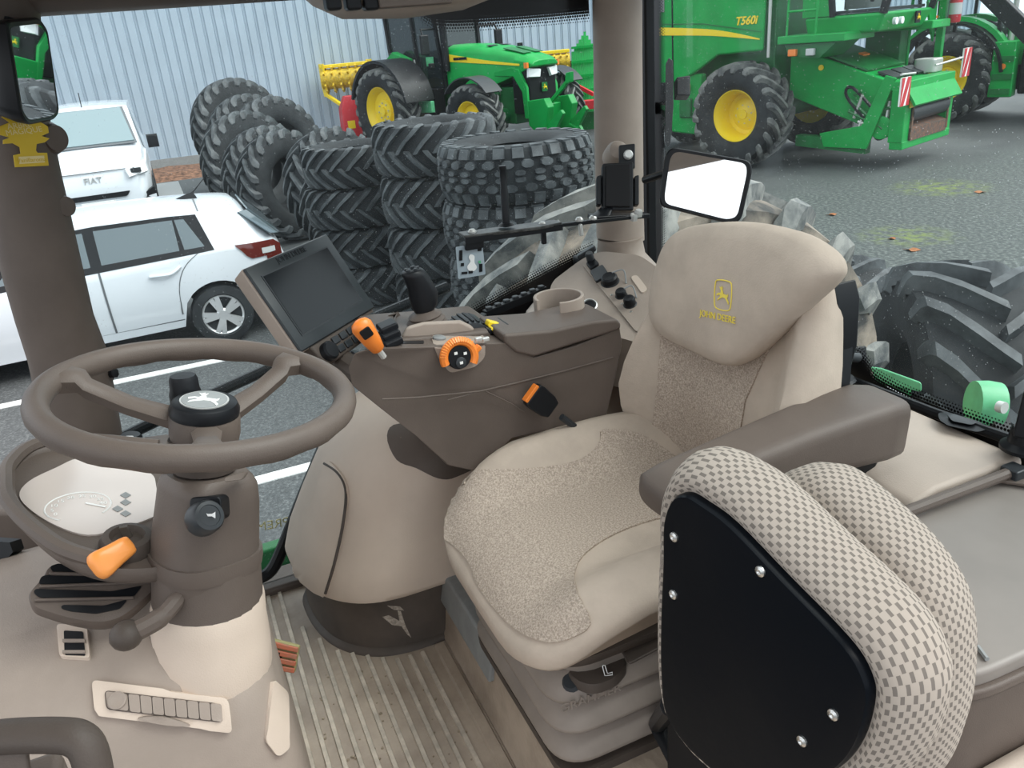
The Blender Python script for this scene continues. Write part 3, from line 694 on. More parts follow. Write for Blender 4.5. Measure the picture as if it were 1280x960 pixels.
mk('chassis', loft([[V((-.6, -.4, .75)), V((-.6, .4, .75)), V((-.6, .4, 1.6)), V((-.6, -.4, 1.6))], [V((3.4, -.38, .6)), V((3.4, .38, .6)), V((3.4, .38, 1.45)), V((3.4, -.38, 1.45))]]), 'green_dark', gt, True, bevel=.03)
mk('front_axle', cyl((3.05, -1.3, .82), (3.05, 1.3, .82), .16), 'green_dark', gt, True)
mk('rear_axle', cyl((0, -1.6, 1.06), (0, 1.6, 1.06), .2), 'green_dark', gt, True)
for s in (1, -1):              # engine side clutter
    g = Geo()
    for k in range(14): g.add(box((random.uniform(1.6, 2.9), s*random.uniform(.40, .56), random.uniform(.75, 1.55)), (random.uniform(.08, .35), .1, random.uniform(.06, .25))))
    mk('engine_parts', (g.v, g.f), 'green_dark', gt, True, bevel=.01)
    # front linkage arms
    mk('hitch_arm', slab([(3.95, 1.15), (4.5, 1.2), (4.62, 1.0), (4.5, .55), (4.75, .45), (4.72, .35), (4.3, .35), (3.95, .6)], s*.30, s*.52), 'green', gt, True, bevel=.02)
    mk('hitch_hook', slab([(4.5, .62), (4.95, .95), (5.02, .86), (4.75, .5), (4.9, .3), (4.75, .25), (4.5, .42)], s*.36, s*.46), 'green', gt, True, bevel=.015)
mk('top_link', bar((4.0, 0, .9), (4.75, .1, 1.55), .09, .09), 'green', gt, True, bevel=.015)
mk('top_link_hook', slab([(4.68, 1.45), (4.72, 1.7), (4.85, 1.72), (4.84, 1.5)], .02, .16), 'green', gt, True, bevel=.01)
mk('hitch_frame', box((4.15, 0, .85), (.3, .6, .4)), 'green', gt, True, bevel=.03)
# cab
cg = mk('cab_glass', loft([[V((-.75, -.78, 1.5)), V((1.15, -.62, 1.5)), V((1.15, .62, 1.5)), V((-.75, .78, 1.5))], [V((-.85, -.80, 3.4)), V((1.0, -.72, 3.4)), V((1.0, .72, 3.4)), V((-.85, .80, 3.4))]]), 'dark_glass', gt, True)
mk('cab_roof', loft([[V((-1.0, -.85, 3.38)), V((1.15, -.8, 3.38)), V((1.15, .8, 3.38)), V((-1.0, .85, 3.38))], [V((-.9, -.75, 3.6)), V((1.0, -.7, 3.6)), V((1.0, .7, 3.6)), V((-.9, .75, 3.6))]]), 'green', gt, True, bevel=.05)
for s in (1, -1):
    for (a, b) in (((-.77, .80), (-.87, .82)), ((.25, .72), (.2, .78)), ((1.16, .63), (1.02, .73))):
        mk('cab_pillar', bar((a[0], s*a[1], 1.45), (b[0], s*b[1], 3.4), .08, .09), 'black', gt, True, bevel=.01)
    mk('cab_mirror', box((1.25, s*1.25, 2.55), (.08, .26, .46)), 'black', gt, True, bevel=.03)
    mk('mirror_arm', tube([(1.05, s*.75, 2.9), (1.15, s*1.25, 2.9), (1.22, s*1.25, 2.75)], .025, 8), 'black', gt, True)
    mk('work_lamp', box((1.18, s*1.05, 2.05), (.1, .14, .14)), 'black', gt, True, bevel=.02)
    st = mk('cab_steps', slab([(.55, .5), (1.05, .5), (1.05, 1.5), (.55, 1.5)], s*.62, s*.95), 'black_matte', gt, True, bevel=.02)
mk('cab_seat', loft([rpoly([V((-.3, -.25, z)), V((.2, -.25, z)), V((.2, .25, z)), V((-.3, .25, z))], .1) for z in (1.52, 1.9)]), 'seat_grey', gt, True)
mk('exhaust', tube([(1.25, -.62, 1.9), (1.25, -.62, 3.3)], .09, 14), 'black', gt, True)
mk('sticker', box((.7, -.705, 2.15), (.3, .01, .22)), 'green_pale', gt, True)
mk('sticker', box((.15, -.745, 2.15), (.14, .01, .14)), 'white_print', gt, True)
mk('side_step_plate', box((1.0, -1.2, 1.1), (.5, .12, .28)), 'green_pale', gt, True, bevel=.02)
mk('hood_number', box((1.75, -.585, 2.17), (.5, .008, .06)), 'black', bn, True)

# ------------------------------------------------------------------ yellow rollers with red tillage frames
def roller_unit(label, px0, px1, d0, d1, rad, redx, tines=8, drop=1):
    a, b = Dp(*px0, d0), Dp(*px1, d1); n = (b-a).normalized()
    t = thing('tillage_roller', label, 'farm implement', ((a.x+b.x)/2, (a.y+b.y)/2, G))
    mk('roller', cyl(a, b, rad*.8, k=24), 'yellow_old', t)
    for k in range(tines):
        p = a+(b-a)*((k+.5)/tines); g = Geo()
        for j in range(12):
            q = 2*PI*j/12; u, w_ = frame(n); o = u*math.cos(q)+w_*math.sin(q)
            g.add(bar(p+o*rad*.7, p+o*rad*1.12, .07, .05, n))
        mk('roller_ring', (g.v, g.f), 'yellow_old', t)
    mk('top_beam', bar(a+V((0, 0, rad*1.0)), b+V((0, 0, rad*1.0)), .3, .1), 'yellow', t, bevel=.02)
    for e in (a, b): mk('end_plate', prism([e+V((x, 0, z)) for x, z in ((-.28, .45), (.28, .45), (.32, -.2), (.1, -.5), (-.2, -.45))], n*.06), 'yellow', t, bevel=.01)
    if drop:
        q = Dp(*redx[0]); mk('arm', bar(a+V((-.1, 0, -.4)), V((q.x, q.y, q.z)), .1, .08), 'yellow', t)
    hw = .38
    q = Dp(*redx[0]); base = V((q.x, q.y, G))
    mk('gearbox_housing', loft([[base+V((-.25, -hw, .1)), base+V((.25, -hw, .1)), base+V((.25, hw, .1)), base+V((-.25, hw, .1))], [base+V((-.22, -hw*.9, 1.2)), base+V((.22, -hw*.9, 1.2)), base+V((.22, hw*.9, 1.2)), base+V((-.22, hw*.9, 1.2))], [base+V((-.12, -hw*.5, 1.55)), base+V((.12, -hw*.5, 1.55)), base+V((.12, hw*.5, 1.55)), base+V((-.12, hw*.5, 1.55))]]), 'red', t, bevel=.03)
    mk('red_beam', bar(base+V((0, .3, .55)), base+V((0, -1.2, .55)), .3, .22), 'red', t, bevel=.02)
    mk('red_strut', bar(base+V((0, -.5, .75)), base+V((0, -1.2, 1.3)), .1, .1), 'red_orange', t, bevel=.01)
    mk('sticker', box(base+V((-.235, .12, .75)), (.012, .22, .22)), 'yellow', t)
    return t
roller_unit('yellow ring roller on a red tillage frame left of the big tractor', (403, 100), (462, 94), 24.3, 24.3, .36, ((440, 140, 23.8),), 6)
ru = thing('tillage_roller', 'yellow ring roller with red drawbar right of the big tractor bonnet', 'farm implement', (22.5, -11.2, G))
a, b = Dp(650, 82, 25.2), Dp(712, 76, 25.2)
mk('roller', cyl(a, b, .24, k=20), 'yellow_old', ru)
for k in range(8):
    p = a+(b-a)*((k+.5)/8); n = (b-a).normalized(); g = Geo(); u, w_ = frame(n)
    for j in range(10): o = u*math.cos(2*PI*j/10)+w_*math.sin(2*PI*j/10); g.add(bar(p+o*.2, p+o*.34, .07, .05, n))
    mk('roller_ring', (g.v, g.f), 'yellow_old', ru)
mk('top_beam', bar(a+V((0, 0, .3)), b+V((0, 0, .3)), .3, .1), 'yellow', ru, bevel=.02)
mk('drawbar', bar(Dp(688, 90, 24.2), Dp(742, 118, 23.6), .1, .1), 'red', ru)
mk('drawbar_plate', bar(Dp(722, 132, 23.5), Dp(760, 128, 23.5), .35, .25), 'red', ru, bevel=.02)
mk('stand', bar(V((a.x, a.y-.6, G)), a+V((0, -.6, 0)), .14, .14), 'black', ru)
mk('stand', bar(V((b.x, b.y, G)), b, .14, .14), 'black', ru)
mk('work_lamp', box(Dp(650, 58, 24.9), (.12, .16, .22)), 'black', ru, bevel=.02)
hm = thing('folded_harrow', 'green folded harrow with upright tines by the pillar', 'farm implement', V((Dp(726, 90, 24).x, Dp(726, 90, 24).y, G)))
for k in range(9):
    p = Dp(716+k*3.2, 130, 24); q = Dp(716+k*3.0, 40+abs(k-5)*5, 24)
    mk('harrow_frame', bar(V((p.x, p.y, G+.5)), q, .07, .07), 'green', hm)
for k in range(5): mk('cross_bar', bar(Dp(714, 60+k*18, 23.9), Dp(742, 57+k*18, 23.9), .06, .06), 'green', hm)
mk('harrow_foot', bar(V((Dp(716, 130, 24).x, Dp(716, 130, 24).y, G+.25)), V((Dp(742, 130, 24).x, Dp(742, 130, 24).y, G+.25)), .4, .5), 'green_dark', hm)

# ------------------------------------------------------------------ combine harvester
CH = 198
cb = thing('combine_harvester', 'large green combine harvester with yellow side stripe and feeder house', 'combine harvester', (13.75, -12.1, G), R(CH))
cm = WM[cb.name]; c3 = cm.to_3x3()
for s in (1, -1):
    machine_wheel(cb, 0, s*1.42, .98, .48, .74, 19, .085, s, -.12, .15)
    machine_wheel(cb, -3.0, s*1.0, .65, .33, .45, 18, .04, s, .02)
    sp = mk('side_panel', slab([(.42, 2.12), (.45, 3.9), (-3.5, 3.9), (-3.6, 1.7), (-1.75, 1.55), (-1.15, 1.75), (-.55, 2.08)], s*1.38, s*1.48), 'green', cb, True, bevel=.05)
    st = cr([V((.36, 0, 2.34)), V((-.2, 0, 2.47)), V((-.9, 0, 2.58)), V((-2.4, 0, 2.70)), V((-3.4, 0, 2.73))], 5); sb = cr([V((-3.4, 0, 2.57)), V((-2.4, 0, 2.54)), V((-.9, 0, 2.46)), V((-.2, 0, 2.39)), V((.36, 0, 2.32))], 5)
    mk('side_stripe', prism([V((p.x, s*1.485, p.z)) for p in st+sb], (0, s*.01, 0)), 'yellow', sp, True, smooth=0)
    mk('panel_crease', slab([(.40, 2.46), (-.9, 2.68), (-3.4, 2.82), (-3.4, 2.80), (-.9, 2.66), (.40, 2.445)], s*1.48, s*1.49), 'green_dark', sp, True)
    mk('panel_seam', slab([(-1.62, 1.6), (-1.65, 3.9), (-1.68, 3.9), (-1.65, 1.6)], s*1.48, s*1.49), 'black', sp, True)
    mk('vent_grille', slab([(-1.85, 2.95), (-1.85, 3.3), (-2.6, 3.3), (-2.6, 2.95)], s*1.48, s*1.5), 'grey_panel', sp, True, bevel=.02)
lettering('model_lettering', 'T560i', 'yellow', cb, cm @ V((.06, -1.49, 2.66)), c3 @ V((1, 0, 0)), (0, 0, 1), .20, .01, .25, bold=.004)
mk('body_core', slab([(.4, 1.2), (.4, 3.8), (-3.4, 3.8), (-3.5, 1.4), (-2, .9), (-.6, 1.0)], -1.0, 1.0), 'green_dark', cb, True, bevel=.03)
mk('front_axle', cyl((0, -1.3, .98), (0, 1.3, .98), .22), 'green_dark', cb, True)
mk('rear_axle', cyl((-3, -.9, .65), (-3, .9, .65), .12), 'green_dark', cb, True)
mk('rear_frame', slab([(-2.4, .6), (-2.4, 1.6), (-3.5, 1.6), (-3.5, .9), (-3.0, .5)], -.6, .6), 'green_dark', cb, True)
mk('side_frame', slab([(-1.0, .55), (-1.0, 1.75), (-1.7, 1.75), (-1.75, .6)], -1.4, -1.2), 'green', cb, True, bevel=.04)
mk('side_box', slab([(-1.2, .9), (-1.2, 1.3), (-1.5, 1.3), (-1.5, .9)], -1.47, -1.4), 'green_dark', cb, True, bevel=.04)
mk('reflector', box((-1.3, -1.46, 1.5), (.14, .03, .14)), 'yellow', cb, True)
# platform, ladder, cab
mk('platform', box((1.35, -.9, 2.28), (1.3, 1.1, .14)), 'green', cb, True, bevel=.02)
mk('platform_bracket', slab([(.8, 2.2), (1.8, 2.2), (1.5, 1.95), (.9, 2.0)], -1.35, -.5), 'green_dark', cb, True)
for dx in (.86, 1.42):
    mk('handrail', tube([(dx, -1.4, 2.34), (dx+.03, -1.4, 3.6)], .022, 8), 'green', cb, True)
for z in (2.75, 3.15, 3.5): mk('handrail', tube([(.86, -1.4, z), (1.45, -1.4, z)], .02, 8), 'green', cb, True)
mk('drop_rail', tube([(.52, -1.43, 2.0), (.52, -1.43, 4.0)], .03, 8), 'silver', cb, True)
for k, dx in enumerate((1.0, 1.35)): mk('marker_lamp', box((dx, -1.40, 2.06), (.16, .08, .12)), 'orange' if k == 0 else 'tail_clear', cb, True, bevel=.015)
mk('cab_base', loft([[V((1.0, -.95, 2.3)), V((2.3, -.9, 2.3)), V((2.3, .9, 2.3)), V((1.0, .95, 2.3))], [V((.95, -1.0, 2.62)), V((2.45, -.98, 2.62)), V((2.45, .98, 2.62)), V((.95, 1.0, 2.62))]]), 'green', cb, True, bevel=.06)
mk('cab_glass', loft([[V((.95, -.96, 2.62)), V((2.38, -.94, 2.62)), V((2.38, .94, 2.62)), V((.95, .96, 2.62))], [V((.9, -1.0, 4.1)), V((2.75, -.98, 4.1)), V((2.75, .98, 4.1)), V((.9, 1.0, 4.1))]]), 'clear_glass', cb, True)
mk('cab_roof', box((1.85, 0, 4.2), (2.2, 2.1, .2)), 'green', cb, True, bevel=.06)
mk('cab_floor', box((1.65, 0, 2.66), (1.3, 1.8, .05)), 'grey_dark', cb, True)
for s in (1, -1):
    mk('cab_pillar', bar((2.4, s*.95, 2.6), (2.76, s*.99, 4.1), .09, .1), 'black', cb, True)
    mk('cab_pillar', bar((1.5, s*.97, 2.6), (1.3, s*1.0, 4.1), .09, .08), 'black', cb, True)
    mk('front_mirror_frame', tube(cr([V((2.2, s*1.1, 3.9)), V((2.5, s*1.5, 3.8)), V((2.6, s*1.65, 3.3)), V((2.5, s*1.6, 2.8))], 5), .035, 8), 'black', cb, True)
mk('cab_rear_panel', slab([(.92, 2.62), (1.5, 2.62), (1.3, 4.1), (.9, 4.1)], -.99, -.94), 'green', cb, True)
cs = mk('cab_seat', loft([rpoly([V((x0, -.25, z)), V((x1, -.25, z)), V((x1, .25, z)), V((x0, .25, z))], .08) for x0, x1, z in ((1.3, 1.8, 2.7), (1.3, 1.85, 3.05), (1.25, 1.8, 3.15), (1.2, 1.4, 3.2), (1.1, 1.28, 3.85))]), 'seat_grey', cb, True)
for y in (-.62, -.4): mk('base_lamp', cyl((2.44, y, 2.46), (2.50, y, 2.46), .06), 'lamp_clear', cb, True)
mk('emblem_plate', box((2.44, .32, 2.48), (.03, .16, .2)), 'black', cb, True)
deer('emblem', 'yellow', cb, cm @ V((2.46, .32, 2.48)), c3 @ V((0, 1, 0)), (0, 0, 1), .13, .01)
# feeder house
fh = mk('feeder_house', loft([[V((.6, -.78, 1.25)), V((.6, .78, 1.25)), V((.6, .78, 2.15)), V((.6, -.78, 2.15))], [V((2.6, -.78, .55)), V((2.6, .78, .55)), V((2.75, .78, 1.42)), V((2.75, -.78, 1.42))]]), 'green', cb, True, bevel=.03)
mk('top_cover', prism([V((.95, -.74, 2.07)), V((.95, .74, 2.07)), V((2.1, .74, 1.66)), V((2.1, -.74, 1.66))], (.02, 0, .03)), 'green_dark', fh, True)
for y in (-.45, .05, .5): mk('wear_pad', prism([V((2.25, y-.2, 1.62)), V((2.25, y+.2, 1.62)), V((2.55, y+.2, 1.51)), V((2.55, y-.2, 1.51))], (.015, 0, .03)), 'grey_dark', fh, True)
ff = Geo()
ff.add(box((2.82, 0, 1.42), (.28, 2.0, .16))); ff.add(box((2.86, 0, .42), (.24, 2.0, .14)))
for s in (1, -1): ff.add(box((2.84, s*.88, .92), (.26, .26, .9)))
mk('header_frame', (ff.v, ff.f), 'green', cb, True, bevel=.02)
mk('header_lip', prism([V((2.92, -.98, 1.36)), V((2.92, .98, 1.36)), V((3.1, .98, 1.08)), V((3.1, -.98, 1.08))], (.03, 0, .03)), 'green', cb, True)
mk('mouth_back', box((2.7, 0, .9), (.06, 1.5, .8)), 'black_matte', cb, True)
mk('mouth_roller', cyl((2.86, -.75, .95), (2.86, .75, .95), .17), 'grey_dark', cb, True)
mk('mouth_apron', prism([V((2.8, -.75, .55)), V((2.8, .75, .55)), V((3.0, .75, .48)), V((3.0, -.75, .48))], (0, 0, .2)), 'rust', cb, True)
for s in (1, -1): mk('mouth_edge', prism([V((2.99, s*.78, .52)), V((2.99, s*.73, .52)), V((2.99, s*.70, 1.2)), V((2.99, s*.76, 1.2))], (.02, 0, 0)), 'rust', cb, True)
mk('side_shield', prism([V((1.5, -.98, .35)), V((2.35, -1.02, .35)), V((2.75, -1.0, 1.55)), V((2.55, -.98, 1.6)), V((2.2, -.98, .75)), V((1.4, -.98, .6))], (0, .06, 0)), 'green', cb, True, bevel=.01)
mk('lower_beam', loft([[V((.9, -.95, .35)), V((.9, -.75, .35)), V((.9, -.75, .55)), V((.9, -.95, .55))], [V((2.3, -.95, .25)), V((2.3, -.75, .25)), V((2.3, -.75, .5)), V((2.3, -.95, .5))]]), 'green_dark', cb, True)
pul = mk('drive_pulley', lathe((2.55, -.86, .72), (0, -1, 0), [(.1, 0), (.2, 0), (.2, .1), (.17, .11), (.05, .09)], 24), 'green', cb, True)
mk('drive_belt', tube(cr([V((2.72, -.92, .7)), V((2.5, -.92, .52)), V((2.33, -.92, .75)), V((1.85, -.92, 1.25)), V((1.95, -.92, 1.4)), V((2.45, -.92, .95))], 5, True), .03, 6, True), 'black', pul, True)
for k in range(8): mk('pipe', tube([(random.uniform(1.9, 2.7), -.9, random.uniform(.6, 1.4)), (random.uniform(1.9, 2.7), -.93, random.uniform(.6, 1.4))], .03, 6), 'silver' if k % 2 else 'green_dark', cb, True)
def stripe_board(o, wd, ht, name='warning_board'):
    g = mk(name, box(o, (.03, wd, ht)), 'white_print', cb, True)
    for k in (-1, 0, 1):
        y = o[1]+k*wd*.62; mk('red_stripe', prism([V((o[0]+.016, max(o[1]-wd/2, min(o[1]+wd/2, y+q*wd)), o[2]+z*ht/2)) for q, z in ((-.45, -1), (-.12, -1), (.45, 1), (.12, 1))], (.006, 0, 0)), 'red', g, True, smooth=0)
stripe_board((3.0, -1.18, 1.35), .34, .46); stripe_board((3.0, 1.3, 1.62), .34, .5)
mk('board_rod', tube([(2.9, -1.15, 1.62), (2.9, -.6, 1.6)], .02, 6), 'silver', cb, True)
mk('board_rod', tube([(2.9, .2, 1.66), (3.0, 1.15, 1.72)], .02, 6), 'silver', cb, True)
mk('yellow_sticker', box((2.99, -.82, 1.15), (.02, .12, .2)), 'yellow', cb, True)
mk('orange_sticker', prism([V((1.5, .1, 1.91)), V((1.5, .35, 1.91)), V((1.6, .35, 1.875)), V((1.6, .1, 1.875))], (.01, 0, .025)), 'orange', fh, True)
mk('side_marker', cyl((1.25, -.79, 1.75), (1.25, -.81, 1.75), .05), 'yellow', fh, True)
mk('hose_bracket', loft([rpoly([V((2.35, .55, z)), V((2.75, .55, z)), V((2.75, .95, z)), V((2.35, .95, z))], .08) for z in (1.5, 1.75)]), 'silver', cb, True, bevel=.03)
mk('left_ladder', slab([(1.2, 1.2), (1.9, 1.2), (1.9, 2.3), (1.2, 2.3)], .95, 1.25), 'green_dark', cb, True, bevel=.02)
for dx in (1.3, 1.9): mk('handrail', tube([(dx, 1.3, 1.2), (dx, 1.3, 4.0)], .03, 8), 'green', cb, True)
mk('left_platform', box((1.7, 1.25, 2.32), (1.6, .8, .14)), 'green', cb, True, bevel=.02)
mk('left_screen', prism([V((2.2, 1.6, 2.0)), V((2.2, 1.2, 2.6)), V((2.2, 1.2, 3.8)), V((2.2, 1.6, 3.8))], (.04, 0, 0)), 'green', cb, True)
mk('panel_window', box((2.24, 1.38, 2.95), (.03, .3, .5)), 'grey_panel', cb, True)
for k in range(3): mk('handrail', tube([(2.3, 1.0, 2.7+k*.35), (2.3, 1.75, 2.75+k*.35)], .025, 8), 'green', cb, True)
mk('leg_post', bar((2.3, 1.75, .9), (2.3, 1.75, 3.2), .12, .12), 'green', cb, True)
fe = thing('fire_extinguisher', 'red fire extinguisher hanging on the combine handrail', 'fire extinguisher', cm @ V((2.50, 1.8, 2.35)))
mk('cylinder', lathe(cm @ V((2.50, 1.8, 2.3)), (0, 0, 1), [(.02, 0), (.10, .01), (.11, .05), (.11, .45), (.09, .54), (.04, .58), (.03, .62)], 20), 'red', fe)
mk('valve', cyl(cm @ V((2.50, 1.8, 2.92)), cm @ V((2.50, 1.8, 3.02)), .035), 'black', fe)
mk('label_band', lathe(cm @ V((2.50, 1.8, 2.45)), (0, 0, 1), [(.1125, 0), (.1125, .2)], 20, False), 'tail_clear', fe)

# ------------------------------------------------------------------ second tractor behind the combine
t2 = thing('loader_tractor', 'green and black tractor with a black loader arm behind the combine', 'tractor', (14.9, -18.6, G), R(204))
for s in (1, -1):
    machine_wheel(t2, 0, s*.95, 1.0, .50, .62, 20, .06, s, -.02)
    machine_wheel(t2, 2.75, s*.95, .75, .40, .5, 19, .05, s, .04)
    fender(t2, 0, 1.0, 1.22, s*.60, s*1.22, 'black', 5, 165, .06)
    fender(t2, 0, 1.0, 1.34, s*.55, s*.95, 'green', 15, 160, .1)
    fender(t2, 2.75, .75, .98, s*.72, s*1.2, 'black', 20, 160, .05)
    sp = mk('step_unit', slab([(.95, .55), (1.45, .55), (1.4, 1.75), (.95, 1.75)], s*.7, s*1.1), 'green', t2, True, bevel=.03)
    for z in (.68, 1.0, 1.38): mk('step_tread', box((1.2, s*1.11, z), (.4, .04, .12)), 'green_dark', sp, True)
    mk('marker_lamp', cyl((1.2, s*1.12, 1.22), (1.2, s*1.15, 1.22), .06), 'orange', sp, True)
    mk('tank', slab([(1.5, .6), (2.1, .6), (2.1, 1.5), (1.5, 1.6)], s*.45, s*.9), 'black', t2, True, bevel=.05)
    mk('loader_arm', bar((1.5, s*.75, 2.9), (4.2, s*.75, 1.3), .16, .3), 'black', t2, True, bevel=.02)
    mk('loader_post', bar((1.8, s*.75, 1.0), (1.6, s*.75, 2.9), .2, .3), 'black', t2, True, bevel=.02)
    for (a, b) in (((-.8, .75), (-.85, .78)), ((.95, .70), (.85, .74)), ((.0, .76), (.0, .8))):
        mk('cab_pillar', bar((a[0], s*a[1], 1.6), (b[0], s*b[1], 3.0), .07, .08), 'black', t2, True)
mk('loader_boom', bar(Dp(1218, -25, 15.2), Dp(1310, 66, 14.6), .16, .3), 'black', t2, bevel=.02)
mk('cab_glass', loft([[V((-.8, -.74, 1.6)), V((1.0, -.68, 1.6)), V((1.0, .68, 1.6)), V((-.8, .74, 1.6))], [V((-.85, -.78, 3.0)), V((.9, -.74, 3.0)), V((.9, .74, 3.0)), V((-.85, .78, 3.0))]]), 'clear_glass', t2, True)
mk('cab_roof', box((.05, 0, 3.1), (2.1, 1.75, .24)), 'green', t2, True, bevel=.08)
mk('cab_floor', box((.1, 0, 1.58), (1.7, 1.4, .06)), 'black', t2, True)
mk('cab_seat', loft([rpoly([V((x0, -.25, z)), V((x1, -.25, z)), V((x1, .25, z)), V((x0, .25, z))], .08) for x0, x1, z in ((-.4, .1, 1.65), (-.4, .12, 1.98), (-.42, -.2, 2.05), (-.5, -.3, 2.7))]), 'seat_grey', t2, True)
mk('dash_console', slab([(.6, 1.6), (.9, 1.6), (.85, 2.1), (.65, 2.15)], -.25, .25), 'grey_dark', t2, True, bevel=.03)
mk('bonnet', loft([bsec(1.05, 2.15, 1.2, .46, .16), bsec(2.2, 2.1, 1.2, .44, .15), bsec(3.4, 1.95, 1.2, .40, .14)]), 'green', t2, True, bevel=.02)
mk('chassis', slab([(-.5, .7), (3.3, .6), (3.3, 1.2), (-.5, 1.5)], -.35, .35), 'black', t2, True)
mk('rear_axle', cyl((0, -.9, 1.0), (0, .9, 1.0), .18), 'black', t2, True)
mk('front_axle', cyl((2.75, -.9, .75), (2.75, .9, .75), .13), 'black', t2, True)
mk('exhaust', tube([(1.15, -.52, 1.6), (1.15, -.52, 3.1)], .06, 12), 'silver', t2, True)
mk('red_lamp', box((1.75, -.92, 1.15), (.18, .04, .14)), 'red', t2, True)
mk('reflector', box((-.3, -1.0, 2.36), (.2, .04, .06)), 'orange', t2, True)
# fallen leaves on the gravel
for k, (px, py) in enumerate(((1105, 372), (1225, 240), (1140, 312), (1000, 160), (1115, 298), (1040, 268))):
    p = Zp(px, py, G+.012); a = random.uniform(0, 6); s = random.uniform(.05, .1)
    mk('fallen_leaf', prism([p+V((math.cos(a+q)*s*r_, math.sin(a+q)*s*r_, .01*math.sin(q*2))) for q, r_ in ((0, 1), (.8, .6), (1.6, .9), (2.5, .5), (3.1, 1.1), (4, .55), (4.7, .9), (5.5, .6))], (0, 0, .004)), 'leaf', label='brown fallen leaf lying on the gravel', cat='leaf', group='fallen leaves on the gravel', smooth=0)
# two big tyres standing behind the cab
standing('rear', 1225, 332, 3.85, 57, 3, 'big-lugged black tyre standing close behind the rear window'); 
standing('rear', 1062, 322, 5.3, 57, 3, 'big-lugged black tyre behind its twin, mostly hidden by the seat')
ot = thing('tractor_chassis', 'outer parts of the cab\'s own tractor with dusty grey rear tyre', 'tractor', (2.6, -1.4, G))
tb_, tl2 = tyre_meshes(*TY['own'][:6], None)
om = Matrix.Translation((2.75, -1.84, G+1.05+.1)) @ Matrix.Rotation(R(90), 4, 'Y') @ Matrix.Rotation(R(180), 4, 'X')
ow = mk('rear_tyre', ([om @ p for p in tb_[0]], tb_[1]), 'tyre_dusty', ot, smooth=50)
mk('tread_lugs', ([om @ p for p in tl2[0]], tl2[1]), 'tyre_dusty_lug', ow, smooth=25)
mk('axle', cyl((1.0, -1.84, G+1.15), (3.0, -1.84, G+1.15), .16), 'green_dark', ot)
mk('rear_hub', lathe((2.6, -1.84, G+1.15), (1, 0, 0), [(.16, 0), (.56, .02), (.56, .06), (.2, .1), (.01, .1)], 32), 'yellow_old', ot)


# ================================================================== CAB SHELL
def pillow(pts, n, th, bulge=.3, back=True, ins=(.9, 1.0, 1.0, .93, .75, .4, .04), hs=(0, .22, .55, .86, 1.0, 1.06, 1.08), uvs=False):
    """padded cushion: outline pts, padded towards n"""
    P = [V(p) for p in pts]; n = V(n).normalized(); c = sum(P, V((0, 0, 0)))/len(P); rings = []
    for s, h in zip(ins, hs):
        rings.append([c+(p-c)*s+n*(th*h) for p in P])
    vf = loft(rings)
    if not uvs: return vf
    m = len(P); L = [0]
    for i in range(1, m): L.append(L[-1]+(P[i]-P[i-1]).length)
    acc = [0]*m; uv = []
    for k, r in enumerate(rings):
        if k:
            for j in range(m): acc[j] += (rings[k][j]-rings[k-1][j]).length
        uv += [(L[j], acc[j]) for j in range(m)]
    return vf, uv
fl = mk('floor', box((1.0, -.2, -.04), (1.9, 1.9, .08)), 'mat', kind='structure', bevel=.005)
# rubber ribs of the mat
pa, pb = Zp(511, 817, 0), Zp(419, 806, 0)
pitch = abs(pa.y-pb.y)/5
def rib_far(y):              # the skirt of the right-hand tower bounds the ribs
    for (x0, y0), (x1, y1) in zip(((1.90, -.06), (1.70, -.07), (1.57, -.13), (1.475, -.24), (1.46, -.36)), ((1.70, -.07), (1.57, -.13), (1.475, -.24), (1.46, -.36), (1.45, -.5))):
        if y1 <= y <= y0: return x0+(x1-x0)*(y-y0)/(y1-y0)
    return 1.9
for k in range(-2, 22):
    y = pa.y+pitch*k
    if y < -.335: continue
    mk('rib', loft([[V((x, y-.0055, 0)), V((x, y-.0042, .005)), V((x, y+.0042, .005)), V((x, y+.0055, 0))] for x in (.35, rib_far(y))]), 'rib_rubber', fl, smooth=0)
mk('mat_border', loft([[V((x, -.338, 0)), V((x, -.342, .007)), V((x, -.362, .007)), V((x, -.366, 0))] for x in (.3, 1.47)]), 'mat', fl)
pf = mk('trim_1', prism([V((.28, y, z)) for y, z in ((-.366, .0), (-.376, .02), (-.392, .135), (-.41, .15), (-1.3, .15), (-1.3, 0))], (1.22, 0, 0)), 'mat', kind='structure', bevel=.008)
mk('seat_rail', prism([V((1.20, y, z)) for y, z in ((-.375, .10), (-.39, .176), (-.43, .176), (-.43, .10))], (.30, 0, 0)), 'grey_panel', pf, bevel=.006)
mk('trim_2', box((1.92, -.35, -.01), (.10, 1.5, .06)), 'taupe', kind='structure', bevel=.01)

# right-hand glass and its enamel border
gw = mk('window_1', box((1.905, -.38, .74), (.006, 1.42, 1.44)), 'cab_glass', kind='structure', smooth=0)
def strip(rows, vvals):      # rows: list of polylines with equal counts -> sheet with metre UVs
    n = len(rows[0]); L = [0]
    for i in range(1, n): L.append(L[-1]+(V(rows[0][i])-V(rows[0][i-1])).length)
    v = [p for r in rows for p in r]; uv = [(L[j], vv) for vv in vvals for j in range(n)]
    return v, [(i*n+j, i*n+j+1, (i+1)*n+j+1, (i+1)*n+j) for i in range(len(rows)-1) for j in range(n-1)], uv
def frit(name, parent, edge, inward, width):
    e = [V(p) for p in edge]; d = [V(q)*width for q in inward] if isinstance(inward[0], (list, tuple, Vector)) else [V(inward)*width]*len(e)
    v, f, uv = strip([e, [p+q for p, q in zip(e, d)]], [0, width]); return mk(name, (v, f), 'frit', parent, uv=uv, smooth=0, fixn=False)
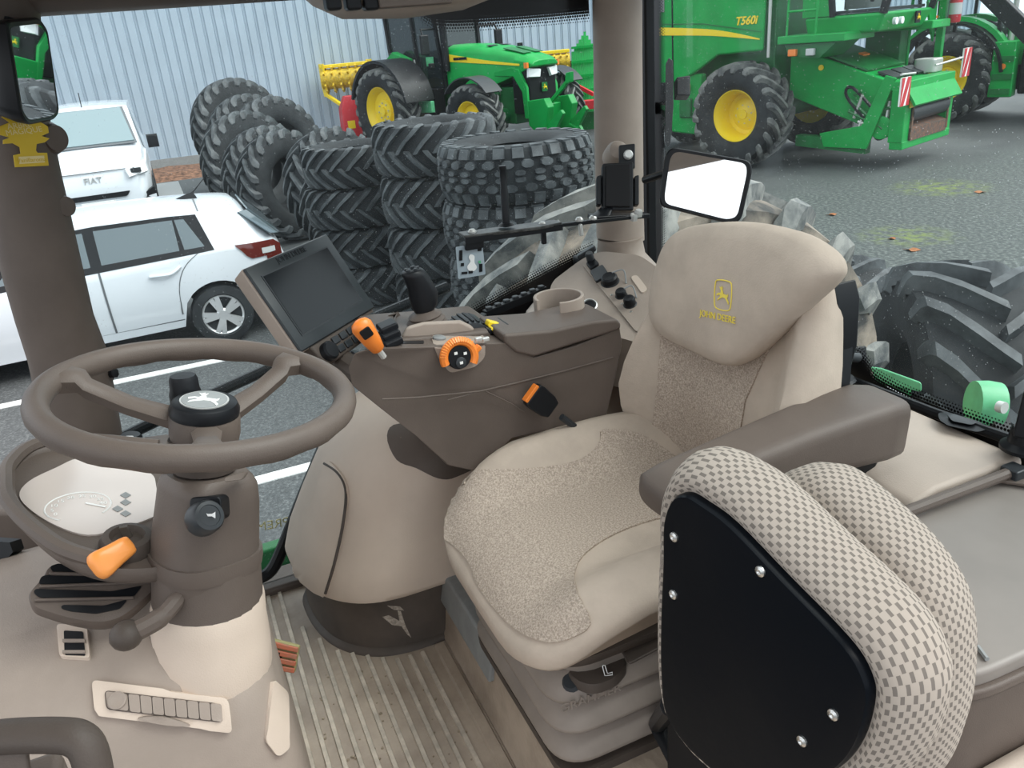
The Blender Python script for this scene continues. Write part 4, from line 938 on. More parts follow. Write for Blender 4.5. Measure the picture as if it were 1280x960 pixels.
frit('enamel_border', gw, cr([Xp(px, py, 1.898) for px, py in ((548, 404), (575, 388), (640, 352), (700, 320), (742, 300))], 5), (0, 0, -1), .17)
frit('enamel_border', gw, cr([Xp(px, py, 1.898) for px, py in ((470, 12), (508, 14), (535, 34), (560, 41), (650, 36), (737, 28))], 6), (0, 0, 1), .14)
lettering('window_sticker', 'PREM', 'tree_light', gw, Xp(341, 656, 1.912), (0, 1, .1), (0, 0, 1), .036, .0005)
dq = Xp(363, 694, 1.9)
mk('deer_sticker', prism(rpoly([dq+V((-.003, a, b)) for a, b in ((-.008, -.008), (.008, -.008), (.008, .008), (-.008, .008))], .003), (-.002, 0, 0)), 'black', gw)
tr3 = mk('trim_3', tube(cr([Xp(px, py, 1.882) for px, py in ((321, 724), (338, 714), (352, 688), (380, 618), (410, 545), (428, 492), (446, 440))], 5), .0165, 10), 'black', kind='structure')
mk('trim_4', tube([Xp(px, py, 1.925) for px, py in ((140, 553), (250, 500), (345, 457), (475, 394), (560, 358))], .0135, 10), 'black', kind='structure')
mk('window_catch', box(Xp(418, 552, 1.86), (.02, .035, .02)), 'black', tr3, bevel=.004)

# roof
cl = mk('ceiling', box((1.0, .30, 1.50), (1.95, .70, .05)), 'beige', kind='structure', bevel=.01)
mk('roof_frame', box((.16, -.55, 1.50), (.27, 1.0, .05)), 'beige', cl, bevel=.01)       # frame of the glazed hatch added to let daylight onto the seat
mk('roof_frame', box((1.665, -.55, 1.50), (.62, 1.0, .05)), 'beige', cl, bevel=.01)
mk('roof_frame', box((1.0, -1.19, 1.50), (1.95, .28, .05)), 'beige', cl, bevel=.01)
mk('added_roof_window', box((.825, -.55, 1.515), (1.07, 1.0, .006)), 'cab_glass', kind='structure', smooth=0)  # unseen hatch pane, added overhead to brighten the cab interior
mk('trim_5', prism([V((x, .5, z)) for x, z in ((1.80, 1.475), (1.80, 1.43), (1.83, 1.411), (1.90, 1.407), (1.93, 1.475))], (0, -.86, 0)), 'taupe', kind='structure', bevel=.006)
oc = thing('overhead_console', 'beige overhead console with black switches under the roof', 'console', (1.62, -.5, 1.36))
def ohs(y, zb): return [V((1.40, y, 1.475)), V((1.43, y, zb+.03)), V((1.47, y, zb)), V((1.62, y, zb-.01)), V((1.74, y, zb+.02)), V((1.78, y, 1.475))]
mk('housing', loft([ohs(-.30, 1.45), ohs(-.33, 1.39), ohs(-.38, 1.365), ohs(-.50, 1.358), ohs(-.62, 1.365), ohs(-.68, 1.395), ohs(-.72, 1.45)]), 'beige', oc, smooth=60)
for px in (415, 440, 462): mk('switch', box(Xp(px, 1, 1.46), (.03, .026, .03)), 'black', oc, bevel=.005)
mk('lid', box(Xp(517, 0, 1.455), (.03, .13, .02)), 'taupe', oc, bevel=.003)

# pillars
def pillar(name, sec, mat, depth=.075, xc=1.85):
    rings = []
    for (l, r_) in sec:
        a, b = Xp(*l, xc), Xp(*r_, xc); c = (a+b)/2; h = (a-b)/2; rings.append([c+h*math.cos(t)+V((depth*math.sin(t), 0, 0)) for t in [2*PI*i/20 for i in range(20)]])
    return mk(name, loft(rings), mat, kind='structure', smooth=60)
ap = pillar('trim_6', [((-62, -30), (48, -40)), ((-50, 60), (53, 60)), ((-40, 140), (61, 140)), ((-25, 220), (78, 222)), ((-5, 320), (100, 318)), ((18, 400), (117, 392)), ((34, 450), (135, 440)), ((45, 500), (146, 500)), ((58, 560), (156, 560)), ((75, 660), (175, 660))], 'taupe')
apv = BV(ap)
for (px, py, r_, hh) in ((69, 173, .027, .03), (82, 258, .021, .028)):
    p, n = hit(apv, px-8, py, 1.9); n = V((-.75, -.66, 0)).normalized(); p = Xp(px-3, py, 1.83)
    mk('boss', lathe(p-n*.03, n, [(r_*1.25, 0), (r_*1.2, .02), (r_, .034), (r_*.93, .036), (r_*.9, .042), (.002, .044)], 24), 'taupe', ap)
cp = pillar('trim_7', [((742, -40), (800, -40)), ((744, 60), (800, 60)), ((745, 160), (801, 160)), ((747, 260), (802, 260)), ((748, 298), (803, 298))], 'beige', .05, 1.84)
mk('pillar_flare', loft([circ(Xp(775, 296, 1.84), (0, 0, 1), .062, 20), circ(Xp(775, 300, 1.84), (0, 0, 1), .060, 20), circ(Xp(776, 318, 1.84), (0, 0, 1), .066, 20), circ(Xp(782, 338, 1.82), (0, 0, 1), .092, 20), circ(Xp(792, 356, 1.80), (0, 0, 1), .14, 20)]), 'beige', cp, smooth=60)
mk('trim_8', box((1.872, -1.20, 1.04), (.05, .03, .96)), 'black', kind='structure', bevel=.006)

# rear glass
rg = mk('window_2', box((.95, -1.245, 1.02), (1.86, .006, .86)), 'cab_glass', kind='structure', smooth=0)
eb_ = cr([Yp(px, py, -1.238) for px, py in ((1052, 430), (1072, 432), (1088, 446), (1094, 458), (1130, 478), (1180, 498), (1240, 520), (1300, 540))], 5)
frit('enamel_border', rg, eb_, (0, 0, -1), .13)
frit('enamel_border', rg, [V((1.838, -1.238, 1.5)), V((1.838, -1.238, .6))], (1, 0, 0), .05)
frit('enamel_border', rg, cr([Yp(px, py, -1.238) for px, py in ((816, 318), (830, 333), (848, 345), (880, 362))], 4), (0, 0, -1), .12)
mk('trim_9', tube([Yp(px, py, -1.21) for px, py in ((985, 445), (1040, 466), (1100, 490), (1170, 517), (1230, 538), (1330, 572))], .010, 10), 'black', kind='structure')
# ================================================================== CAB FITTINGS
# ---- front console under the steering column
def plan(pts, z, r): return rpoly([V((a, b, z)) for a, b in pts], r, 8)
fc = thing('front_console', 'beige moulded front console under the steering column', 'console', (1.15, .3, 0))
def fsec(z, x0, x1, y0, y1, r): return plan(((x0, y0), (x1, y0), (x1, y1), (x0, y1)), z, r)
body = mk('body', loft([fsec(0, .86, 1.42, -.008, .75, .06), fsec(.15, .865, 1.42, -.005, .75, .06), fsec(.30, .875, 1.42, .0, .75, .07), fsec(.42, .89, 1.41, .004, .75, .08), fsec(.50, .91, 1.40, .010, .75, .09), fsec(.555, .94, 1.39, .018, .75, .09), fsec(.59, .985, 1.36, .035, .75, .09), fsec(.605, 1.06, 1.32, .07, .72, .07)]), 'beige', fc, smooth=60)
fv = BV(body)
# air outlet cover with roller shutter
lidp = rp2([(116, 851), (284, 872), (290, 914), (120, 893)], 8)
ld = mk('shutter_frame', inlay(fv, lidp, .007, 10), 'beige_shade_lift', fc, smooth=30)
lv = BV(ld, body)
lr = mk('roller_shutter', inlay(lv, rp2([(131, 863), (272, 879), (278, 903), (133, 887)], 6), .0015, 10), 'taupe', fc, smooth=30)
lv = BV(lr, ld, body)
for k in range(8):
    x = 161+k*14.6; y = 867.4+k*1.6; mk('slat', inlay(lv, rp2([(x, y), (x+13.6, y+1.5), (x+15.2, y+23), (x+1.6, y+21.5)], 3), .0026, 8), 'beige', lr, smooth=30)
mk('finger_plate', inlay(lv, rp2([(132.5, 864.5), (159.5, 867.5), (161, 888.5), (134.5, 885.5)], 4), .0026, 8), 'beige', lr, smooth=30)
dq_ = hit(lv, 147, 876); mk('finger_dimple', lathe(dq_[0], dq_[1], [(.011, .002), (.011, .0045), (.009, .005), (.006, .0035), (.001, .003)], 18), 'beige', lr)
mk('pull', inlay(lv, cr2([(173, 897), (205, 895), (238, 906), (205, 905)]), .006, 6), 'beige', fc, smooth=40)
vt = mk('vent_frame', inlay(fv, rp2([(72, 784), (110, 786), (114, 826), (76, 824)], 5), .006, 6), 'beige_shade_lift', fc, smooth=30)
vv = BV(vt, body)
mk('vent_opening', inlay(vv, rp2([(80, 789), (104, 790), (107, 820), (81, 819)], 2), .0012, 6), 'black', vt)
for y in (801, 815): mk('vent_blade', inlay(vv, [(79, y), (107, y), (107, y+3), (79, y+3)], .004, 6), 'beige', vt)
mk('side_grip', inlay(fv, rp2([(338, 850), (356, 868), (358, 935), (345, 945), (330, 925)], 5), .006, 8, fb=1.2), 'beige_shade_lift', fc)
bp = hit(fv, 275, 838)[0]
mk('side_bracket', loft([rpoly([Dp(px, py, d) for px, py in ((235, 836), (270, 823), (285, 830), (280, 846), (250, 842))], .01) for d in (1.10, 1.14)]), 'beige_shade_lift', fc, bevel=.004)
mk('bracket_screw', cyl(Dp(273, 840, 1.088), Dp(273, 840, 1.102), .006, k=10), 'black', fc)
mk('sleeve_gap', tube(cr([hit(fv, px, py)[0] for px, py in ((190, 795), (197, 812), (212, 826), (240, 836), (272, 839), (305, 831), (324, 815), (334, 797))], 4), .0028, 6), 'black', fc)
# dark opening at the far left of the console
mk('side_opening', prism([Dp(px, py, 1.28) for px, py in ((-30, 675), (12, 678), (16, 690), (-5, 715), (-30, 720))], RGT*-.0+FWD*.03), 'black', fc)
# ---- steering column
sc = thing('steering_column', 'taupe steering column with instrument cluster and lever', 'steering column', (1.03, .06, .4))
ca, cb_ = Dp(266, 835, 1.13), Dp(258, 600, 1.06)
axd = (cb_-ca).normalized()
def cring(px, py, d, r, ry=None, k=24): return circ(Dp(px, py, d), axd, r, k, (1, 0, 0), 0, ry)
mk('lower_sleeve', loft([cring(266, 845, 1.135, .078), cring(266, 825, 1.13, .081), cring(265, 800, 1.125, .079), cring(262, 770, 1.115, .076), cring(261, 750, 1.11, .075), cring(261, 742, 1.11, .073)]), 'beige_shade_lift', sc, smooth=60)
mk('sleeve_upper', loft([cring(261, 760, 1.112, .0735), cring(259, 700, 1.095, .070)]), 'taupe', sc, smooth=60)
g = Geo()
def sring(px, py, d, r, q=3.2, k=32):      # rounded-square ring
    a, b = frame(axd, (1, 0, 0)); c = Dp(px, py, d); out = []
    for i in range(k):
        t = 2*PI*i/k+R(20); u, w_ = math.copysign(abs(math.cos(t))**(2/q), math.cos(t)), math.copysign(abs(math.sin(t))**(2/q), math.sin(t)); t2 = R(25)
        out.append(c+a*(r*(u*math.cos(t2)-w_*math.sin(t2)))+b*(r*(u*math.sin(t2)+w_*math.cos(t2))))
    return out
sh = mk('shroud', loft([sring(258, 735, 1.105, .066, 2.2), sring(257, 705, 1.095, .067, 2.4), sring(256, 690, 1.09, .066, 2.6), sring(258, 655, 1.08, .0615, 3), sring(260, 625, 1.072, .0585, 3.2), sring(260, 604, 1.064, .056, 3.2), sring(259, 596, 1.06, .053, 3), sring(258, 588, 1.057, .047, 2.4)]), 'taupe', sc, smooth=50)
mk('shroud_band', loft([sring(258, 704, 1.095, .069, 2.4), sring(257, 694, 1.092, .0705, 2.5), sring(257, 684, 1.089, .069, 2.6)]), 'taupe', sc, smooth=60)
mk('shroud_tab', prism([Dp(px, py, d) for px, py, d in ((280, 597, 1.0), (306, 589, 1.03), (308, 592, 1.03), (302, 600, 1.015), (280, 603, .998))], FWD*.012), 'taupe', sc, bevel=.002)
mk('neck', loft([cring(256, 585, 1.056, .040), cring(255, 560, 1.045, .042), cring(254, 548, 1.04, .043)]), 'taupe_dark', sc, smooth=60)
# cluster pod
PC, PN = Zp(110, 620, .745), V((-.10, -.24, .96)).normalized()
pp = lambda px, py: Pp(px, py, PC, PN)
outl = [(7, 606), (12, 584), (40, 563), (95, 555), (170, 556), (235, 572), (300, 590), (318, 625), (320, 660), (262, 695), (200, 712), (130, 712), (78, 692), (35, 658), (11, 630)]
O = [pp(*q) for q in cr2(outl, 4)]; cO = sum(O, V((0, 0, 0)))/len(O)
pod = mk('cluster_pod', loft([[cO+(p-cO)*s-PN*h for p in O] for s, h in ((.72, .034), (.90, .030), (.975, .022), (1.0, .012), (1.0, .004), (.985, -.002), (.968, .0), (.955, .0045))]), 'taupe', sc, smooth=60)
inn = [(24, 618), (36, 600), (70, 583), (100, 571), (150, 572), (188, 590), (195, 605), (198, 635), (190, 645), (150, 659), (110, 667), (72, 656), (40, 637)]
II = [pp(*q)-PN*.006 for q in cr2(inn, 4)]
cfm = mk('cluster_lens', prism(II, PN*.004), 'cluster_lens', sc, smooth=30) if 'cluster_lens' in MATS else mk('cluster_lens', prism(II, PN*.004), 'cluster_glare', sc, smooth=30)
mk('pod_rim', tube([p+PN*.004 for p in [pp(*q) for q in cr([V((a, b, 0)) for a, b in ((198, 560), (100, 552), (42, 560), (12, 584), (8, 606), (12, 630), (36, 658), (78, 688), (120, 702), (142, 706))], 5) for q in [(q.x, q.y)]]], .011, 8), 'taupe', sc)
# dial print: speed arc, numerals, pointer, warning symbols
dial = [pp(*q)-PN*.0015 for q in pell(97, 632, 42, 17, 40, -8)]
mk('dial_ring', tube(dial[14:]+dial[:6], .0012, 4), 'white_print', cfm)
for k in range(9):
    a = R(150+k*26); c = pp(97+32*math.cos(a), 632+12.5*math.sin(a)-4*math.cos(a))-PN*.0015
    lettering('dial_numeral', str(k*5), 'white_print', cfm, c, pp(107, 631)-pp(97, 632), pp(97, 622)-pp(97, 632), .010, .0002)
mk('dial_pointer', bar(pp(107, 628)-PN*.001, pp(132, 633)-PN*.001, .003, .001, PN), 'white_print', cfm)
for px, py in ((157, 618), (157, 627), (147, 635), (157, 641)):
    mk('warning_symbol', prism([pp(px+a, py+b)-PN*.0015 for a, b in ((-7, 0), (0, -4), (7, 0), (0, 4))], PN*.0006), 'grey_panel', cfm)
# ignition switch and key
ks = thing('ignition_key', 'orange ignition key in the switch below the instrument cluster', 'key', pp(165, 680))
sk = mk('switch_ring', lathe(pp(159, 682)-PN*.018, PN, [(.034, 0), (.034, .026), (.030, .034), (.022, .036), (.018, .028), (.002, .028)], 28), 'taupe_dark', sc)
k0, k1 = pp(165, 672)+PN*.008, pp(143, 690)+PN*.03
mk('key_blade', bar(pp(165, 676)-PN*.003, k1*.5+k0*.5+PN*.01, .010, .004), 'metal', ks)
kd = (Dp(124, 705, 1.03)-Dp(160, 680, 1.06)); kc = Dp(143, 694, 1.03)
kx = kd.normalized(); kn = (CAM-kc); kn = (kn-kx*kn.dot(kx)).normalized(); ky = kn.cross(kx)
KO = cr([V((a, b, 0)) for a, b in ((-.026, -.007), (-.022, -.013), (0, -.016), (.022, -.019), (.030, -.012), (.031, 0), (.030, .012), (.022, .019), (0, .016), (-.022, .013), (-.026, .007))], 3, True)
mk('key_head', loft([[kc+kx*p.x*s_+ky*p.y*s_+kn*h for p in KO] for s_, h in ((.75, -.012), (.95, -.009), (1.0, -.003), (.97, .004), (.85, .009), (.55, .011), (.1, .0115))]), 'orange_pale', ks, smooth=60)
# horn push on the shroud
sv = BV(sh)
hp, hn = hit(sv, 257, 640)
hn = (CAM-hp).normalized()*.6+V((-.3, -.5, .3)); hn.normalize()
hk = thing('horn_button', 'round black horn button on a square base on the column', 'button', hp)
ha, hb_ = frame(hn)
mk('base_plate', prism(rpoly([Dp(px, py, 1.0) for px, py in ((236, 622), (276, 620), (278, 652), (238, 656))], .008), FWD*.03), 'black', hk, bevel=.002)
hc = Dp(257, 647, .985)
mk('knob', lathe(hc-hn*.012, hn, [(.0215, 0), (.022, .006), (.021, .010), (.0205, .020), (.018, .024), (.0135, .0245), (.013, .0235), (.002, .0235)], 28), 'grey_dark', hk)
ho = hc+hn*.0135; hx, hy = -RGT*-1, UPV
mk('horn_symbol', prism([ho+RGT*a+UPV*b for a, b in ((-.006, -.003), (-.006, .003), (-.004, .0015), (.002, .0015), (.006, .004), (.006, -.004), (.002, -.0015), (-.004, -.0015))], hn*.0008), 'white_print', hk)
# louvred vent under the pod
lp = thing('column_vent', 'taupe louvred air vent panel below the instrument cluster', 'vent', Dp(120, 770, 1.05))
LC, LN = Dp(120, 745, 1.06), V((-.50, -.18, .84)).normalized()
lpp = lambda px, py: Pp(px, py, LC, LN)
vo = cr2([(36, 741), (52, 722), (68, 705), (130, 708), (205, 712), (212, 716), (188, 742), (158, 768), (130, 778), (95, 775), (55, 764), (40, 756)], 4)
VO = [lpp(*q) for q in vo]; vc = sum(VO, V((0, 0, 0)))/len(VO)
lb = mk('vent_panel', loft([[vc+(p-vc)*s-LN*h for p in VO] for s, h in ((.93, .028), (1.0, .020), (1.0, .004), (.97, .0), (.9, -.001))]), 'taupe', lp, smooth=50)
for pts in (((62, 709), (74, 705), (105, 713), (112, 717), (66, 716)), ((52, 721), (66, 719), (150, 722), (192, 715), (186, 727), (150, 731), (48, 731)), ((44, 737), (140, 740), (178, 733), (168, 746), (130, 750), (50, 748), (42, 742)), ((78, 757), (130, 758), (160, 750), (150, 762), (120, 768), (88, 765), (76, 761))):
    s_ = mk('slot', prism([lpp(*q)+LN*.0012 for q in rp2(pts, 4)], LN*.0012), 'black', lp, smooth=0)
    a, b = pts[1] if len(pts) > 5 else pts[0], pts[3] if len(pts) > 5 else pts[2]
for (a, b) in (((50, 735), (190, 729)), ((44, 752), (168, 749)), ((62, 718.5), (150, 720))):
    mk('louvre', bar(lpp(*a)+LN*.003, lpp(*b)+LN*.003, .004, .006, LN), 'taupe', lp, bevel=.0015)
mk('stem', tube([lpp(150, 735)-LN*.02, Dp(205, 735, 1.12)], .014, 10), 'taupe_dark', lp)
# tilt lever
tl_ = thing('tilt_lever', 'taupe column tilt lever with ball end', 'lever', Dp(160, 795, 1.0))
mk('arm', tube(cr([Dp(232, 733, 1.05), Dp(219, 752, 1.03), Dp(200, 772, 1.015), Dp(172, 788, 1.0)], 5), [.010]*5+[.0115]*5+[.013]*6, 10), 'taupe', tl_)
mk('ball_end', ball(Dp(158, 794, .995), .0185, sc=(1.1, 1.1, 1)), 'taupe_dark', tl_, smooth=60)
mk('pivot_bracket', box(Dp(238, 728, 1.06), (.03, .03, .06)), 'taupe_dark', sc, bevel=.005)
mk('slot_plate', box(Dp(246, 738, 1.04), (.012, .012, .028)), 'black', sc, bevel=.002)
# ---- steering wheel
WC = Dp(250, 494, 1.03); WN = V((-.03, -.20, .98)).normalized()
sw = thing('steering_wheel', 'taupe steering wheel with two visible spokes and emblem cap', 'steering wheel', WC)
wpl = lambda px, py: Pp(px, py, WC, WN)
wa, wb = frame(WN, (1, 0, 0))
WR = .183
ring = [WC+wa*(WR*math.cos(2*PI*i/72))+wb*(WR*math.sin(2*PI*i/72)) for i in range(72)]
rr = []
for i, p in enumerate(ring):
    t = (ring[(i+1) % 72]-ring[i-1]).normalized(); u = (p-WC).normalized(); q = []
    for j in range(14):
        a = 2*PI*j/14; k = 1+.05*max(0, -math.sin(a))*(1 if (i//2) % 2 else -1)
        q.append(p+u*(.0150*math.cos(a)*k)+WN*(.0165*math.sin(a)*k))
    rr.append(q)
mk('rim', loft(rr, False, True, True), 'taupe', sw, smooth=70)
HB_ = WC-WN*.028+(Dp(253, 527, 1.03)-Dp(237, 503, 1.03))*.35
hub = mk('hub', lathe(HB_-WN*.035, WN, [(.040, 0), (.044, .02), (.044, .042), (.042, .048), (.02, .05)], 32), 'taupe', sw)
cap = mk('hub_cap', lathe(HB_+WN*.012, WN, [(.043, 0), (.0435, .008), (.040, .016), (.036, .018), (.002, .018)], 36), 'black', sw)
mk('cap_disc', lathe(HB_+WN*.0285, WN, [(.030, 0), (.030, .003), (.002, .003)], 36), 'silver', cap)
mk('cap_ring', lathe(HB_+WN*.030, WN, [(.028, 0), (.028, .002), (.002, .002)], 36), 'grey_panel', cap)
ex = (Dp(300, 515, 1.0)-Dp(220, 527, 1.0)); ex = (ex-WN*ex.dot(WN)).normalized()
deer('cap_emblem', 'white_print', cap, HB_+WN*.032, ex, WN.cross(ex), .044, .0008)
for e in (wpl(86, 474), wpl(368, 452), wpl(262, 578)):
    u = (e-WC).normalized(); e = WC+u*WR; s0 = HB_+WN*.0+u*.035; sd_ = WN.cross(u)
    def sec(c, w_, h_): return [c+sd_*w_+WN*h_*.3, c+sd_*w_*.6+WN*h_, c-sd_*w_*.6+WN*h_, c-sd_*w_+WN*h_*.3, c-sd_*w_*.8-WN*h_, c+sd_*w_*.8-WN*h_]
    mk('spoke', loft([sec(s0, .019, .010), sec(s0*.6+e*.4-WN*.004, .015, .009), sec(s0*.25+e*.75, .0145, .010), sec(e-u*.03, .016, .012), sec(e-u*.012, .024, .013), sec(e, .034, .012)]), 'taupe', sw, smooth=50)
# stalk behind the wheel
lv_ = thing('column_stalk', 'black rotary stalk standing behind the wheel hub', 'lever', Dp(240, 535, 1.1))
mk('stalk', lathe(Dp(240, 545, 1.10), Dp(230, 480, 1.075)-Dp(240, 545, 1.10), [(.018, -.01), (.019, .03), (.021, .036), (.021, .062), (.019, .070), (.0185, .082), (.016, .088), (.002, .089)], 22), 'black', lv_)
mk('stalk_ring', lathe(Dp(233, 497, 1.082), Dp(230, 480, 1.075)-Dp(240, 545, 1.10), [(.0215, 0), (.0215, .003)], 22), 'grey_dark', lv_)
# bits seen over the far rim: knob on the pillar foot, clip on the dash
kn_ = thing('dash_knob', 'small black ribbed knob on the dash behind the wheel rim', 'knob', Zp(164, 553, .6))
mk('knob', lathe(Zp(164, 553, .604), (0, -.2, 1), [(.022, -.01), (.022, .012), (.018, .018), (.002, .018)], 18), 'black', kn_)
mk('pointer_clip', tube([Zp(150, 552, .606), Zp(155, 546, .62), Zp(166, 546, .625)], .002, 6), 'white_print', kn_)
pk = thing('pillar_clamp', 'small black clamp knob at the foot of the pillar', 'knob', Dp(133, 466, 1.75))
mk('clamp', lathe(Dp(126, 468, 1.76), (-.5, -.8, .2), [(.012, 0), (.02, .004), (.02, .02), (.01, .03)], 14), 'black', pk)
mk('clamp_nut', lathe(Dp(138, 467, 1.73), (-.5, -.8, .2), [(.010, 0), (.012, .012), (.002, .014)], 8), 'black', pk)
# dash shelf at the front right
mk('trim_10', loft([[Zp(px, py, .60) for px, py in ((-80, 640), (60, 556), (150, 548), (215, 540), (200, 600), (100, 640))], [Zp(px, py, .60)-V((0, 0, .5)) for px, py in ((-80, 640), (60, 556), (150, 548), (215, 540), (200, 600), (100, 640))]]), 'taupe', kind='structure', bevel=.01)
# brake pedal
bpd = thing('brake_pedal', 'pedal with worn red rubber pads beside the console', 'pedal', Dp(360, 835, 1.5))
PQ = [Dp(px, py, 1.52) for px, py in ((330, 797), (374, 808), (368, 842), (330, 836))]; pn_ = (PQ[1]-PQ[0]).cross(PQ[3]-PQ[0]).normalized(); pn_ = pn_ if pn_.dot(CAM-PQ[0]) > 0 else -pn_
mk('plate', prism(PQ, -pn_*.012), 'pedal_line', bpd, bevel=.003)
for k in range(4):
    a = PQ[0].lerp(PQ[3], (k+.12)/4); b = PQ[1].lerp(PQ[2], (k+.12)/4); c = PQ[1].lerp(PQ[2], (k+.85)/4); d = PQ[0].lerp(PQ[3], (k+.85)/4)
    mk('pad', prism([a, b, c, d], pn_*.006), 'pedal_red', bpd, bevel=.002)
mk('arm', bar((PQ[0]+PQ[2])/2-pn_*.01, Dp(300, 840, 1.45), .02, .02), 'black', bpd)
# door grab handle at the near left
dh = thing('door_handle', 'taupe plastic grab handle on the open door', 'handle', Dp(60, 960, .6))
path = cr([Dp(-60, 930, .60), Dp(0, 921, .60), Dp(70, 919, .60), Dp(100, 925, .60), Dp(114, 948, .60), Dp(122, 1000, .60), Dp(126, 1060, .60)], 5)
mk('grip', tube(path, .0145, 12, ry=.011), 'taupe_dark', dh, smooth=60)
mk('base', loft([[Dp(px, py, d) for px, py in ((-60, 935), (35, 928), (40, 970), (48, 1060), (-60, 1060))] for d in (.60, .64)]), 'taupe', dh, bevel=.006)
hb0 = Dp(20, 990, .62)
mk('door_post', box((hb0.x+.01, hb0.y+.015, hb0.z/2), (.05, .09, hb0.z)), 'taupe', dh, bevel=.008)
# ================================================================== RIGHT TOWER AND COMMAND ARM
tw = thing('side_tower', 'beige moulded tower with storage flap beside the seat', 'console', (1.7, -.55, 0))
def tplan(f, l, z, r=.09): return plan(((1.87, f), (1.70, f), (1.70-(1.70-l)*.62, f-.045), (l, f-.15), (l, -1.16), (1.87, -1.16)), z, r)
skt = mk('skirt', loft([tplan(-.10, 1.492, 0), tplan(-.104, 1.50, .05), tplan(-.108, 1.505, .19)]), 'skirt', tw, smooth=60)
mk('skirt_flange', loft([tplan(-.088, 1.480, .0), tplan(-.092, 1.484, .008), tplan(-.104, 1.50, .014)]), 'skirt', tw, smooth=60)
tb = mk('body', loft([tplan(-.090, 1.492, .155), tplan(-.078, 1.478, .160), tplan(-.076, 1.475, .175), tplan(-.10, 1.476, .24), tplan(-.145, 1.482, .32), tplan(-.195, 1.492, .40), tplan(-.235, 1.507, .46), tplan(-.275, 1.535, .505), tplan(-.33, 1.58, .53), tplan(-.40, 1.63, .54)]), 'beige_shade_lift', tw, smooth=60)
skb = BV(skt)
for o_ in ([(484, 757), (500, 758), (505, 763), (492, 762)], [(497, 763), (501, 764), (507, 782), (514, 797), (509, 793), (500, 780)], [(478, 771), (486, 769), (499, 776), (505, 783), (490, 781)]):
    mk('paint_scuff', inlay(skb, o_, .0006, 3), 'scuff', tw)
tv = BV(tb)
fo_ = [(408, 580), (422, 589), (432, 603), (435, 622), (430, 660), (420, 705), (409, 741)]
mk('flap_seam', tube(cr([hit(tv, *q, 1.75)[0]+hit(tv, *q, 1.75)[1]*.006 for q in fo_], 4), .0035, 6), 'taupe_dark', tw)
mk('storage_flap', inlay(tv, cr2([(411, 577), (425, 588), (434, 603), (436, 622), (430, 660), (420, 705), (409, 741), (398, 743), (384, 733), (372, 722), (369, 707), (378, 675), (391, 630), (402, 596)], 4), .007, 9, fb=1.75), 'beige_shade_lift', tw, smooth=40)
mk('recess', inlay(tv, cr2([(484, 545), (500, 530), (560, 540), (600, 575), (570, 596), (548, 598), (520, 585), (496, 575)], 4), .002, 9), 'taupe', tw, smooth=40)

# ---- command arm
ca_ = thing('armrest_console', 'taupe control armrest console along the seat with orange controls', 'console', (1.46, -.5, .45))
XI = 1.34
side = [(446, 492), (443, 470), (449, 450), (468, 439), (500, 436), (545, 433), (600, 430), (634, 428), (668, 447), (720, 432), (775, 410), (778, 430), (768, 480), (757, 525), (700, 535), (640, 548), (598, 590), (560, 582), (520, 545), (478, 515)]
SP = [Xp(a, b, XI) for a, b in side]
nose = {0: .045, 1: .05, 2: .04, 3: .02, 19: .02}
SP = [p+V((nose.get(i, 0), 0, 0)) for i, p in enumerate(SP)]
def far_pt(q, p, x): return V((x, p.y-max(0, (525-q[0])/82)*.15*(x-XI)/.21, p.z-max(0, (525-q[0])/82)*.01))
ab = mk('body', loft([SP]+[[far_pt(q, p, x) for q, p in zip(side, SP)] for x in (XI+.07, XI+.14, XI+.21)]), 'taupe', ca_, bevel=.016, seg=3)
# crease running along the side
mk('side_crease', tube([Xp(px, py, XI-.001) for px, py in ((478, 499), (520, 497), (600, 489), (640, 480), (700, 465), (766, 447))], .0018, 6), 'taupe', ca_)
mk('side_crease', tube([Xp(px, py, XI-.0005) for px, py in ((560, 500), (605, 488), (640, 505), (655, 515))], .0015, 6), 'taupe', ca_)
# padded lid
pd = [Xp(a, b, XI-.006) for a, b in ((631, 428), (630, 418), (690, 413), (740, 402), (772, 399), (777, 404), (777, 412), (668, 447), (645, 441))]
lidb = mk('arm_pad', prism(pd, (.135, 0, 0)), 'taupe', ca_, bevel=.014, seg=3)
# raised control deck
dk = [Xp(a, b, XI+.05) for a, b in ((476, 428), (500, 424), (545, 420), (600, 414), (630, 411), (631, 424), (560, 432), (476, 438))]
deck = mk('control_deck', prism(dk, (.19, 0, 0)), 'taupe', ca_, bevel=.008)
dz = lambda y: .815-.06*(-.30-y)*.6
DV = BV(deck, ab, lidb)
mk('lever_slot', inlay(DV, rp2([(452, 432), (480, 424), (505, 427), (530, 426), (530, 430), (480, 430), (454, 438)], 2), .001, 5), 'black', ca_)
# curved roller switch
rl = mk('roller', lathe(Xp(590, 412, 1.41)-V((.0, 0, .028)), (1, -.1, 0), [(.02, 0), (.040, .004), (.042, .03), (.042, .07), (.038, .075)], 26), 'grey_dark', ca_)
for k in range(9):
    a = R(20+k*16); c = Xp(590, 412, 1.41)-V((0, 0, .028)); p = c+V((.037, math.cos(a)*.0425, math.sin(a)*.0425)); mk('roller_ridge', box(p, (.06, .004, .004)), 'black', rl)
mk('deck_hump', loft([[Xp(px, py, x) for px, py in ((500, 424), (508, 408), (530, 402), (575, 400), (592, 408), (596, 424))] for x in (1.40, 1.50)]), 'beige', ca_, bevel=.008)
for k in range(3): mk('rocker', box(Dp(484+k*3, 408+k*9, 1.50-k*.01), (.04, .035, .014), Matrix.Rotation(R(-12), 3, 'X')), 'black', ca_, bevel=.004)
